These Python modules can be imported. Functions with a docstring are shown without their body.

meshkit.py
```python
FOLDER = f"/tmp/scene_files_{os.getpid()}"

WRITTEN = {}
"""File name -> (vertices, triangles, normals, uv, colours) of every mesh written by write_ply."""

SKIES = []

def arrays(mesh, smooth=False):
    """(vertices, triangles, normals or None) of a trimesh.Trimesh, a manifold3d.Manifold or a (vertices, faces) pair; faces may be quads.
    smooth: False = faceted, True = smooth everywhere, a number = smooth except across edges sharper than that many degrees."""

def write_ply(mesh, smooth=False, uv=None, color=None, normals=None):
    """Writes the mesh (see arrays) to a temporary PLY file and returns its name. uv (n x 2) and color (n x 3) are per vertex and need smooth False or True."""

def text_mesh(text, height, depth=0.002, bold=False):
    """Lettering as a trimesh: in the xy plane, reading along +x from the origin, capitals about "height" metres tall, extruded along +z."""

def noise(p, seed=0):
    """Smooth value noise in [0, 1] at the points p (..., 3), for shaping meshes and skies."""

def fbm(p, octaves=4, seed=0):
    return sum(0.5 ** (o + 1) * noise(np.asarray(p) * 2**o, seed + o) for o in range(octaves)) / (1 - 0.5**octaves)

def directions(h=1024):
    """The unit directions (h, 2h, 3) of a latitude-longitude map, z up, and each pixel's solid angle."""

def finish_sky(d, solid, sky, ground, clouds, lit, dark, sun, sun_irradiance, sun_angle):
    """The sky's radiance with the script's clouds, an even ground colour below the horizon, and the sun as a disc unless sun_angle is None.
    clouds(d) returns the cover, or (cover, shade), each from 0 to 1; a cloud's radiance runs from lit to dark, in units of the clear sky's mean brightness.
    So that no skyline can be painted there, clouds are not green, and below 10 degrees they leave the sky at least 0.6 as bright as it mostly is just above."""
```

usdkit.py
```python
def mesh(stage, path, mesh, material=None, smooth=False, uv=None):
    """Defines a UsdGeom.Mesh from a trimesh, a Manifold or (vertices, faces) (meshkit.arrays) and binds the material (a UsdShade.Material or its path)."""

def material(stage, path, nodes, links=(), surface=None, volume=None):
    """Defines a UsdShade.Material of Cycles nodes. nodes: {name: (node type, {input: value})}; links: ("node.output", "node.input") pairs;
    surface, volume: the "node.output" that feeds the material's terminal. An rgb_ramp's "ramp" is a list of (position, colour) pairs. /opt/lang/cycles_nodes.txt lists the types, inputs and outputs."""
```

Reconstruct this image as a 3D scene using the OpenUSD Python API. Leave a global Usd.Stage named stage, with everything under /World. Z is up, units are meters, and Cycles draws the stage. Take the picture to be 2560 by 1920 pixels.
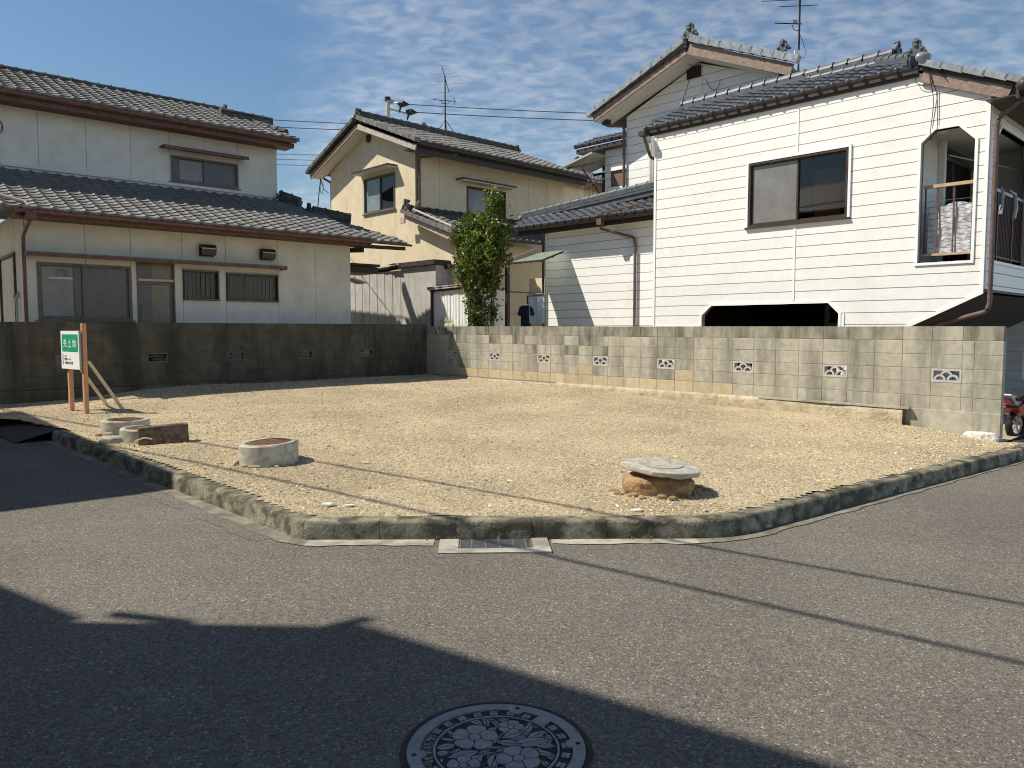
import math, random
import numpy as np
import trimesh
from shapely.geometry import Polygon, box as sbox, Point, LineString, MultiPolygon
from shapely.ops import unary_union
from shapely import affinity
from pxr import Usd, UsdGeom, UsdLux, UsdShade, Gf, Sdf, Vt
import usdkit, meshkit

stage = Usd.Stage.CreateInMemory()
UsdGeom.SetStageUpAxis(stage, 'Z')
UsdGeom.SetStageMetersPerUnit(stage, 1.0)
UsdGeom.Xform.Define(stage, '/World')
stage.SetDefaultPrim(stage.GetPrimAtPath('/World'))
UsdGeom.Scope.Define(stage, '/World/Looks')
R = random.Random(11)

# ------------------------------------------------------------------ camera, sky, sun
EXPOSURE = 0.46
EYE = 1.62
cam = UsdGeom.Camera.Define(stage, '/World/camera')
cam.CreateHorizontalApertureAttr(36.0)
cam.CreateVerticalApertureAttr(27.0)
cam.CreateFocalLengthAttr(36.0 * 1923 / 2560)
cam.CreateClippingRangeAttr(Gf.Vec2f(0.05, 2000))
cam.CreateExposureAttr(EXPOSURE)
cam.AddTranslateOp().Set((0, 0, EYE))
cam.AddRotateXOp().Set(90 - 3.95)

SUN = np.array([-1.0, 0.02, 1.25]); SUN /= np.linalg.norm(SUN)
ELEV, AZ = math.asin(SUN[2]), math.atan2(SUN[0], SUN[1])
SKY_STRENGTH, SUN_INTENSITY = 0.064, 1.25
sky = UsdLux.DomeLight.Define(stage, '/World/sky')
sky.GetPrim().SetCustomDataByKey('kind', 'structure')
skymat = usdkit.material(stage, '/World/Looks/sky_look', {
    'sky': ('sky_texture', {'sky_type': 'single_scattering', 'sun_disc': False, 'sun_elevation': ELEV, 'sun_rotation': AZ, 'altitude': 30.0, 'air_density': 1.25, 'aerosol_density': 0.7, 'ozone_density': 3.0}),
    'tc': ('texture_coordinate', {}),
    'sx': ('separate_xyz', {}),
    'zc': ('math', {'math_type': 'add', 'value2': 0.22}),
    'px': ('math', {'math_type': 'divide'}), 'py': ('math', {'math_type': 'divide'}),
    'pv': ('combine_xyz', {}),
    'mp': ('mapping', {'rotation': (0, 0, 0.75), 'scale': (1.0, 1.5, 1.0)}),
    'cells': ('noise_texture', {'scale': 17.0, 'detail': 5.0, 'roughness': 0.52, 'distortion': 0.35}),
    'cellr': ('map_range', {'from_min': 0.38, 'from_max': 0.66, 'to_min': 0.0, 'to_max': 1.0, 'clamp': True}),
    'big': ('noise_texture', {'scale': 2.6, 'detail': 3.0, 'roughness': 0.55}),
    'ex': ('math', {'math_type': 'multiply', 'value2': 0.958}), 'edge': ('math', {'math_type': 'multiply_add', 'value2': 0.287}),
    'bigw': ('math', {'math_type': 'multiply_add', 'value2': 0.34, 'value3': -0.17}),
    'sum': ('math', {'math_type': 'add'}),
    'cover': ('map_range', {'from_min': -0.02, 'from_max': 0.10, 'to_min': 0.0, 'to_max': 1.0, 'clamp': True}),
    'bigr': ('map_range', {'from_min': 0.3, 'from_max': 0.7, 'to_min': 0.55, 'to_max': 1.1, 'clamp': True}),
    'veil': ('math', {'math_type': 'multiply_add', 'value2': 0.62, 'value3': 0.2}),
    'mask': ('math', {'math_type': 'multiply', 'use_clamp': True}),
    'maskb': ('math', {'math_type': 'multiply', 'use_clamp': True}),
    'mask2': ('math', {'math_type': 'multiply', 'value2': 0.8}),
    'cloud': ('hsv', {'saturation': 0.32, 'value': 1.5}),
    'tint': ('hsv', {'saturation': 1.16, 'value': 1.12}),
    'mx': ('mix_color', {}),
    'bg': ('background_shader', {'strength': SKY_STRENGTH}),
}, [('tc.generated', 'sx.vector'), ('sx.z', 'zc.value1'), ('sx.x', 'px.value1'), ('zc.value', 'px.value2'), ('sx.y', 'py.value1'), ('zc.value', 'py.value2'),
    ('px.value', 'pv.x'), ('py.value', 'pv.y'), ('pv.vector', 'mp.vector'), ('mp.vector', 'cells.vector'), ('cells.fac', 'cellr.value'),
    ('pv.vector', 'big.vector'), ('sx.x', 'ex.value1'), ('sx.y', 'edge.value1'), ('ex.value', 'edge.value3'), ('big.fac', 'bigw.value1'), ('edge.value', 'sum.value1'), ('bigw.value', 'sum.value2'),
    ('sum.value', 'cover.value'), ('cellr.result', 'veil.value1'), ('veil.value', 'mask.value1'), ('cover.result', 'mask.value2'), ('big.fac', 'bigr.value'), ('mask.value', 'maskb.value1'), ('bigr.result', 'maskb.value2'), ('maskb.value', 'mask2.value1'),
    ('sky.color', 'tint.color'), ('tint.color', 'cloud.color'), ('mask2.value', 'mx.fac'), ('tint.color', 'mx.a'), ('cloud.color', 'mx.b'), ('mx.result', 'bg.color')], surface='bg.background')
UsdShade.MaterialBindingAPI.Apply(sky.GetPrim()).Bind(skymat)
sun = UsdLux.DistantLight.Define(stage, '/World/sun')
sun.CreateIntensityAttr(SUN_INTENSITY); sun.CreateAngleAttr(0.53); sun.CreateNormalizeAttr(True)
sun.CreateColorAttr(Gf.Vec3f(1.0, 0.93, 0.80))
sun.AddRotateXYZOp().Set((0, math.degrees(math.pi / 2 - ELEV), math.degrees(math.atan2(SUN[1], SUN[0]))))

# ------------------------------------------------------------------ materials
L = {}
def pm(name, c1, c2, scale=6, detail=5, stretch=(1, 1, 1), rough=0.85, bump=0.0, bscale=60, bdist=0.01, spec=0.3, metal=0.0, rnd=0.0, lo=0.35, hi=0.65, layers=(), coat=0.0, rlo=None):
    """Principled material: two colours by noise in world space, fine bump, per-object value variation, extra blotch layers (colour, scale, stretch, from, to, amount)."""
    n = {'geo': ('geometry', {}), 'mp': ('mapping', {'scale': stretch}), 'no': ('noise_texture', {'scale': float(scale), 'detail': float(detail), 'roughness': 0.6}),
         'mr': ('map_range', {'from_min': lo, 'from_max': hi, 'clamp': True}), 'mx': ('mix_color', {'a': c1, 'b': c2}),
         'p': ('principled_bsdf', {'roughness': rough, 'specular_ior_level': spec, 'metallic': metal, 'coat_weight': coat, 'coat_roughness': 0.25})}
    l = [('geo.position', 'mp.vector'), ('mp.vector', 'no.vector'), ('no.fac', 'mr.value'), ('mr.result', 'mx.fac')]
    last = 'mx.result'
    for i, (col, sc, st, f0, f1, amt) in enumerate(layers):
        n[f'm{i}'] = ('mapping', {'scale': st, 'location': (3.1 * i + 1.7, 1.3 * i, 0.7 * i)})
        n[f'n{i}'] = ('noise_texture', {'scale': float(sc), 'detail': 6.0, 'roughness': 0.62})
        n[f'r{i}'] = ('map_range', {'from_min': f0, 'from_max': f1, 'to_max': amt, 'clamp': True})
        n[f'x{i}'] = ('mix_color', {'b': col})
        l += [('geo.position', f'm{i}.vector'), (f'm{i}.vector', f'n{i}.vector'), (f'n{i}.fac', f'r{i}.value'), (f'r{i}.result', f'x{i}.fac'), (last, f'x{i}.a')]
        last = f'x{i}.result'
    if rnd:
        n['oi'] = ('object_info', {}); n['rr'] = ('map_range', {'to_min': 1 - rnd, 'to_max': 1 + rnd}); n['hv'] = ('hsv', {})
        l += [('oi.random', 'rr.value'), ('rr.result', 'hv.value'), (last, 'hv.color')]
        last = 'hv.color'
    l.append((last, 'p.base_color'))
    if bump:
        n['bn'] = ('noise_texture', {'scale': float(bscale), 'detail': 4.0, 'roughness': 0.65}); n['b'] = ('bump', {'strength': bump, 'distance': bdist})
        l += [('geo.position', 'bn.vector'), ('bn.fac', 'b.height'), ('b.normal', 'p.normal')]
    L[name] = usdkit.material(stage, '/World/Looks/' + name, n, l, surface='p.BSDF')
    return L[name]

def asphalt():
    n = {'geo': ('geometry', {}),
         'v': ('voronoi_texture', {'scale': 130.0, 'randomness': 1.0}), 'vr': ('rgb_ramp', {'ramp': [(0, (.085, .076, .064)), (.25, (.115, .104, .088)), (.6, (.14, .127, .108)), (.9, (.168, .153, .131)), (.965, (.20, .184, .16)), (1, (.38, .36, .32))]}),
         'sep': ('separate_color', {}),
         'n1': ('noise_texture', {'scale': 0.55, 'detail': 7.0, 'roughness': 0.62}), 'r1': ('map_range', {'from_min': .35, 'from_max': .68, 'to_min': 0.84, 'to_max': 1.1, 'clamp': True}),
         'n2': ('noise_texture', {'scale': 42.0, 'detail': 4.0, 'roughness': 0.65}), 'r2': ('map_range', {'from_min': .3, 'from_max': .6, 'to_min': 0.62, 'to_max': 1.12, 'clamp': True}),
         'mul': ('math', {'math_type': 'multiply'}), 'hv': ('hsv', {}),
         'bsum': ('math', {'math_type': 'multiply_add', 'value2': -0.8}),
         'b': ('bump', {'strength': 0.6, 'distance': 0.006}), 'p': ('principled_bsdf', {'roughness': 0.95, 'specular_ior_level': 0.2})}
    l = [('geo.position', 'v.vector'), ('v.color', 'sep.color'), ('sep.r', 'vr.fac'), ('geo.position', 'n1.vector'), ('n1.fac', 'r1.value'), ('geo.position', 'n2.vector'), ('n2.fac', 'r2.value'),
         ('r1.result', 'mul.value1'), ('r2.result', 'mul.value2'), ('mul.value', 'hv.value'), ('vr.color', 'hv.color'), ('hv.color', 'p.base_color'),
         ('v.distance', 'bsum.value1'), ('n2.fac', 'bsum.value3'), ('bsum.value', 'b.height'), ('b.normal', 'p.normal')]
    L['asphalt'] = usdkit.material(stage, '/World/Looks/asphalt', n, l, surface='p.BSDF')
asphalt()

def gravel_ground():
    n = {'geo': ('geometry', {}),
         'v': ('voronoi_texture', {'scale': 85.0}), 'sep': ('separate_color', {}),
         'vr': ('rgb_ramp', {'ramp': [(0, (.17, .13, .08)), (.1, (.36, .285, .18)), (.4, (.54, .435, .275)), (.8, (.63, .52, .345)), (1, (.75, .65, .47))]}),
         'n1': ('noise_texture', {'scale': 0.6, 'detail': 8.0, 'roughness': 0.66}), 'r1': ('map_range', {'from_min': .38, 'from_max': .62, 'to_min': 0.72, 'to_max': 1.1, 'clamp': True}),
         'n2': ('noise_texture', {'scale': 40.0, 'detail': 5.0, 'roughness': 0.7}), 'r2': ('map_range', {'from_min': .3, 'from_max': .55, 'to_min': 0.42, 'to_max': 1.12, 'clamp': True}),
         'mul': ('math', {'math_type': 'multiply'}), 'hv': ('hsv', {}),
         'bs': ('math', {'math_type': 'multiply_add', 'value2': -1.0}), 'b': ('bump', {'strength': 0.9, 'distance': 0.02}),
         'p': ('principled_bsdf', {'roughness': 0.95, 'specular_ior_level': 0.15})}
    l = [('geo.position', 'v.vector'), ('v.color', 'sep.color'), ('sep.g', 'vr.fac'), ('geo.position', 'n1.vector'), ('n1.fac', 'r1.value'), ('geo.position', 'n2.vector'), ('n2.fac', 'r2.value'),
         ('r1.result', 'mul.value1'), ('r2.result', 'mul.value2'), ('mul.value', 'hv.value'), ('vr.color', 'hv.color'), ('hv.color', 'p.base_color'),
         ('v.distance', 'bs.value1'), ('n2.fac', 'bs.value3'), ('bs.value', 'b.height'), ('b.normal', 'p.normal')]
    L['gravel_ground'] = usdkit.material(stage, '/World/Looks/gravel_ground', n, l, surface='p.BSDF')
gravel_ground()

pm('earth', (.25, .2, .13), (.38, .31, .2), 2, bump=.5, bscale=30, rough=.95)
pm('pebble_a', (.57, .46, .295), (.66, .55, .37), 30, rnd=.25, rough=.9)
pm('pebble_b', (.42, .335, .21), (.52, .425, .275), 30, rnd=.25, rough=.9)
pm('pebble_c', (.24, .2, .15), (.33, .29, .23), 30, rnd=.3, rough=.9)
pm('pebble_d', (.6, .52, .36), (.68, .61, .46), 30, rnd=.2, rough=.9)
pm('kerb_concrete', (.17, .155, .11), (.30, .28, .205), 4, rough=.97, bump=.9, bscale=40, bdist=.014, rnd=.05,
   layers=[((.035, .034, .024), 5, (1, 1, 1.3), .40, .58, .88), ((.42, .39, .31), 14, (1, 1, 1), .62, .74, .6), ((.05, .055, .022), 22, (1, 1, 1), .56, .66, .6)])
pm('gutter_concrete', (.27, .25, .205), (.40, .375, .31), 9, rough=.92, bump=.6, bscale=110, bdist=.006, layers=[((.12, .11, .085), 3.2, (1, 1, 1), .47, .66, .75)])
pm('gutter_worn', (.14, .125, .095), (.25, .225, .175), 6, rough=.95, bump=.6, bscale=90, bdist=.006, layers=[((.10, .092, .076), 4.0, (1, 1, 1), .42, .62, .85), ((.4, .37, .3), 9, (1, 1, 1), .62, .74, .5)])
pm('ring_concrete', (.29, .275, .23), (.44, .42, .36), 14, rough=.92, bump=.6, bscale=70, bdist=.01, layers=[((.16, .155, .12), 9, (1, 1, 2), .52, .7, .7)])
pm('rust', (.13, .065, .035), (.24, .135, .08), 22, rough=.9, bump=.5, bscale=160, bdist=.005, layers=[((.33, .24, .16), 9, (1, 1, 1), .55, .75, .6)])
pm('dark_block', (.07, .05, .035), (.17, .125, .09), 18, rough=.95, bump=.8, bscale=60, bdist=.012, layers=[((.36, .30, .2), 30, (1, 1, 1), .62, .72, .7)])
pm('clay_soil', (.24, .145, .065), (.42, .28, .145), 12, rough=.97, bump=1.0, bscale=35, bdist=.03)
BLK = [((.10, .098, .078), 1.25, (1.8, 1.8, .3), .46, .66, .66), ((.48, .45, .36), 8, (1.5, 1.5, .22), .58, .75, .5), ((.36, .255, .13), .8, (1, 1, 1.3), .58, .74, .38)]
pm('block_concrete', (.33, .312, .25), (.42, .40, .325), 10, rough=.95, bump=.55, bscale=110, bdist=.006, rnd=.05, layers=BLK)
pm('block_top', (.25, .24, .195), (.33, .315, .255), 9, rough=.95, bump=.55, bscale=110, bdist=.006, rnd=.05, layers=[((.06, .06, .05), 2.0, (1.8, 1.8, .4), .42, .62, .8)])
pm('block_low', (.39, .325, .21), (.46, .395, .275), 10, rough=.95, bump=.55, bscale=110, bdist=.006, rnd=.1, layers=[((.2, .18, .12), 3, (1, 1, .6), .55, .7, .5)])
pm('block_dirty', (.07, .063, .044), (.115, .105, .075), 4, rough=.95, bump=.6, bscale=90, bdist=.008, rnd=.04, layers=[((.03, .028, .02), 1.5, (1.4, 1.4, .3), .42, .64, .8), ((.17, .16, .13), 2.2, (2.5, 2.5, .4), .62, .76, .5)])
pm('mortar', (.2, .19, .155), (.30, .285, .24), 3, rough=.95)
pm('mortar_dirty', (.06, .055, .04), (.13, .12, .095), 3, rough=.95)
pm('vent_block', (.38, .36, .34), (.46, .44, .42), 14, rough=.95, bump=.4, bscale=120, bdist=.005)
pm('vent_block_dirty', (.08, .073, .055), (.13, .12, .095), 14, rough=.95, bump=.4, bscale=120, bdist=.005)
pm('footing', (.36, .30, .2), (.50, .43, .3), 5, rough=.95, bump=1.0, bscale=22, bdist=.03, layers=[((.2, .19, .16), 6, (1, 1, 1), .52, .68, .75), ((.6, .54, .42), 11, (1, 1, 1), .62, .74, .6)])
pm('cream_stucco', (.55, .535, .475), (.62, .605, .545), 3, rough=.92, bump=.35, bscale=140, bdist=.004, layers=[((.34, .32, .25), 1.1, (1, 1, .55), .5, .75, .4)])
pm('beige_stucco', (.59, .50, .35), (.66, .57, .41), 3, rough=.92, bump=.35, bscale=120, bdist=.005, layers=[((.43, .345, .215), 1.3, (1, 1, .45), .52, .75, .4)])
pm('soffit', (.58, .56, .51), (.66, .64, .59), 4, rough=.85)
pm('white_siding', (.76, .755, .725), (.81, .805, .775), 7, rough=.6, bump=.22, bscale=170, bdist=.003, rnd=.015, spec=.35, layers=[((.56, .545, .485), 1.3, (1.2, 1.2, 1.0), .52, .8, .38)])
pm('white_trim', (.79, .785, .76), (.83, .825, .8), 8, rough=.55)
pm('groove', (.05, .048, .045), (.08, .075, .07), 8)
pm('old_tile', (.105, .102, .096), (.185, .18, .168), 7, rough=.75, spec=.35, rnd=.22, bump=.3, bscale=60, bdist=.004, layers=[((.075, .085, .055), 4, (1, 1, 1), .56, .72, .6)])
pm('old_ridge', (.045, .045, .04), (.11, .108, .1), 6, rough=.85, rnd=.18, layers=[((.03, .05, .02), 7, (1, 1, 1), .5, .66, .7), ((.3, .29, .27), 9, (1, 1, 1), .68, .76, .7)])
pm('slate_tile', (.055, .06, .068), (.105, .11, .12), 8, rough=.42, spec=.5, rnd=.2, bump=.2, bscale=60, bdist=.003)
pm('silver_tile', (.20, .215, .23), (.34, .355, .37), 9, rough=.32, spec=.55, metal=.15, rnd=.12, bump=.2, bscale=50, bdist=.003)
pm('slate_ridge', (.05, .058, .068), (.10, .11, .125), 8, rough=.5, spec=.4, rnd=.15)
pm('brown_fascia', (.085, .045, .034), (.14, .08, .062), 9, stretch=(1, 1, 1), rough=.6, layers=[((.32, .24, .19), 20, (1, 1, 3), .62, .72, .5)])
pm('worn_barge', (.19, .135, .105), (.28, .21, .17), 9, stretch=(1, 1, 2.2), rough=.75, bump=.3, bscale=50, bdist=.004, layers=[((.5, .46, .42), 13, (1, 1, 4), .58, .68, .8)])
pm('pale_barge', (.34, .29, .25), (.48, .43, .38), 9, rough=.75, bump=.3, bscale=50, bdist=.004, layers=[((.6, .56, .5), 10, (1, 1, 3), .55, .7, .6)])
pm('copper_pink', (.42, .30, .27), (.52, .40, .36), 9, rough=.6)
pm('dark_brown', (.035, .026, .021), (.06, .046, .038), 9, rough=.5)
pm('pipe_brown', (.10, .068, .056), (.15, .104, .088), 9, rough=.45)
pm('maroon_pipe', (.10, .045, .038), (.16, .08, .07), 9, rough=.5)
pm('bronze_frame', (.055, .042, .033), (.085, .066, .052), 9, rough=.4, metal=.3)
pm('grey_frame', (.10, .09, .078), (.15, .135, .118), 9, rough=.5, metal=.2)
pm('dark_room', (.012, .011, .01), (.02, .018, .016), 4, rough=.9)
pm('curtain', (.36, .35, .32), (.46, .45, .42), 3, stretch=(9, 9, .6), rough=.9)
pm('curtain_dim', (.16, .155, .14), (.24, .23, .21), 3, stretch=(9, 9, .6), rough=.9)
pm('orange_blind', (.58, .27, .075), (.68, .36, .13), 60, rough=.9)
pm('yellow_lamp_cloth', (.62, .55, .33), (.7, .63, .42), 20, rough=.9)
pm('frosted_grey', (.16, .155, .145), (.205, .20, .19), 3, rough=.22, spec=.6, bump=.08, bscale=400, bdist=.001)
pm('frosted_dark', (.055, .053, .048), (.085, .082, .074), 3, rough=.2, spec=.6, bump=.06, bscale=400, bdist=.001)
pm('frosted_teal', (.12, .17, .18), (.20, .25, .255), 2, rough=.2, spec=.6)
pm('frosted_olive', (.15, .135, .09), (.22, .2, .14), 3, rough=.3, spec=.5)
pm('steel_dark', (.03, .026, .025), (.05, .044, .042), 12, rough=.6, metal=.4, bump=.2, bscale=200, bdist=.002)
pm('grate_steel', (.22, .225, .22), (.32, .325, .31), 30, rough=.5, metal=.75, layers=[((.2, .1, .04), 20, (1, 1, 1), .58, .7, .7)])
pm('iron_raised', (.16, .165, .175), (.24, .245, .255), 25, rough=.42, metal=.75, spec=.5, bump=.2, bscale=300, bdist=.001)
pm('iron_recess', (.028, .026, .022), (.05, .045, .036), 25, rough=.95, bump=.5, bscale=220, bdist=.003)
pm('black_metal', (.015, .015, .016), (.03, .03, .032), 20, rough=.5, metal=.3)
pm('galvanised', (.30, .31, .32), (.40, .41, .42), 20, rough=.45, metal=.6)
pm('pink_rod', (.38, .30, .33), (.45, .37, .4), 20, rough=.5, metal=.4)
pm('white_plastic', (.74, .74, .74), (.8, .8, .8), 20, rough=.4)
pm('sign_white', (.80, .80, .79), (.84, .84, .83), 20, rough=.5)
pm('sign_green', (.004, .30, .155), (.006, .33, .175), 20, rough=.5)
pm('sign_ink', (.05, .055, .05), (.08, .08, .08), 20, rough=.6)
pm('sign_ink_green', (.05, .16, .10), (.07, .2, .13), 20, rough=.6)
pm('sign_post', (.42, .215, .115), (.54, .30, .175), 12, stretch=(3, 3, .5), rough=.8, bump=.2, bscale=60, bdist=.003)
pm('brace_wood', (.50, .38, .24), (.60, .48, .33), 12, stretch=(3, 3, .5), rough=.8)
pm('wood_rail', (.40, .28, .17), (.5, .37, .24), 12, rough=.6)
pm('rail_brown', (.10, .06, .045), (.15, .095, .07), 12, rough=.5)
pm('silver_sheet', (.46, .47, .49), (.58, .59, .61), 8, rough=.42, spec=.5, bump=.6, bscale=9, bdist=.03)
pm('dark_mat', (.03, .028, .03), (.055, .05, .052), 8, rough=.8)
pm('ribbon_grey', (.36, .36, .36), (.45, .45, .45), 20, rough=.6)
pm('grey_wall', (.37, .36, .335), (.46, .45, .42), 3, rough=.9, bump=.3, bscale=90, bdist=.004, layers=[((.25, .235, .2), 2.2, (2.5, 2.5, .3), .5, .7, .6)])
pm('white_corrugated', (.70, .70, .665), (.77, .77, .735), 8, rough=.6, layers=[((.5, .49, .42), 6, (3, 3, .25), .56, .7, .6)])
pm('rusty_roof', (.40, .37, .33), (.52, .49, .45), 9, rough=.7, layers=[((.2, .075, .04), 6, (1, 1, 1), .47, .58, .9)])
pm('moss_pots', (.42, .42, .2), (.6, .6, .36), 12, rough=.8)
pm('bark', (.17, .14, .1), (.32, .28, .22), 30, rough=.9, bump=.4, bscale=60, bdist=.005)
pm('towel', (.50, .51, .52), (.58, .59, .60), 5, stretch=(3, 3, .5), rough=.95)
pm('navy_cloth', (.012, .018, .035), (.025, .035, .06), 5, rough=.95)
pm('scooter_red', (.28, .02, .025), (.33, .03, .035), 5, rough=.25, spec=.6, coat=.5)
pm('scooter_grey', (.35, .37, .4), (.45, .47, .5), 5, rough=.3, metal=.3, spec=.6)
pm('rubber', (.012, .012, .012), (.02, .02, .02), 20, rough=.8)
pm('concrete_pole', (.36, .35, .33), (.45, .44, .42), 8, rough=.9)
pm('cable', (.012, .012, .013), (.02, .02, .02), 20, rough=.6)
pm('plain_wall', (.5, .48, .44), (.58, .56, .52), 2, rough=.9)
pm('brown_board', (.15, .085, .055), (.22, .13, .085), 6, stretch=(1, 1, 4), rough=.7)
pm('white_stone', (.5, .48, .42), (.66, .64, .58), 20, rough=.9, bump=.8, bscale=40, bdist=.012, layers=[((.22, .2, .16), 14, (1, 1, 1), .5, .64, .8)])
pm('paint_white', (.72, .72, .7), (.8, .8, .78), 20, rough=.6)

def glass(name, tint, rough=0.03):
    n = {'f': ('fresnel', {'IOR': 1.5}), 't': ('transparent_bsdf', {'color': tint}), 'g': ('glossy_bsdf', {'color': (.95, .95, .95), 'roughness': rough}), 'm': ('mix_closure', {})}
    L[name] = usdkit.material(stage, '/World/Looks/' + name, n, [('f.fac', 'm.fac'), ('t.BSDF', 'm.closure1'), ('g.BSDF', 'm.closure2')], surface='m.closure')
glass('clear_glass', (.86, .89, .88))
glass('dim_glass', (.55, .56, .54))
n = {'p': ('principled_bsdf', {'base_color': (.5, .62, .52), 'roughness': .4}), 't': ('translucent_bsdf', {'color': (.72, .85, .74)}), 'm': ('mix_closure', {'fac': .7})}
L['green_sheet'] = usdkit.material(stage, '/World/Looks/green_sheet', n, [('p.BSDF', 'm.closure1'), ('t.BSDF', 'm.closure2')], surface='m.closure')

def leaf(name, c1, c2):
    n = {'geo': ('geometry', {}), 'mr': ('mix_color', {'a': c1, 'b': c2}), 'p': ('principled_bsdf', {'roughness': .42, 'specular_ior_level': .5}), 'tc': ('hsv', {'saturation': 1.15, 'value': 1.5}),
         't': ('translucent_bsdf', {}), 'm': ('mix_closure', {'fac': .28})}
    L[name] = usdkit.material(stage, '/World/Looks/' + name, n, [('geo.random_per_island', 'mr.fac'), ('mr.result', 'p.base_color'), ('mr.result', 'tc.color'), ('tc.color', 't.color'), ('p.BSDF', 'm.closure1'), ('t.BSDF', 'm.closure2')], surface='m.closure')
leaf('leaf_green', (.085, .12, .026), (.19, .235, .06))
leaf('leaf_new', (.17, .22, .05), (.3, .34, .10))

# ------------------------------------------------------------------ scene helpers
class Fr:
    """A vertical wall's frame: u along it, o outwards (towards the street corner), z up."""
    def __init__(s, p, yaw, slope=0.0):
        a = math.radians(yaw); s.p = np.array(p[:2], float); s.yaw = yaw; s.slope = slope
        s.d = np.array([math.sin(a), math.cos(a)]); s.n = np.array([s.d[1], -s.d[0]])
    def off(s, m, yaw=None):
        return Fr(s.p + s.n * m, s.yaw if yaw is None else yaw, s.slope)
    def pt(s, u, o, z):
        q = s.p + s.d * u + s.n * o
        return np.array([q[0], q[1], z + s.slope * u])
    def w(s, a):
        a = np.asarray(a, float)   # (u, z, o)
        q = s.p + a[:, :1] * s.d + a[:, 2:3] * s.n
        return np.column_stack([q, a[:, 1] + s.slope * a[:, 0]])
WORLD = None

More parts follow.
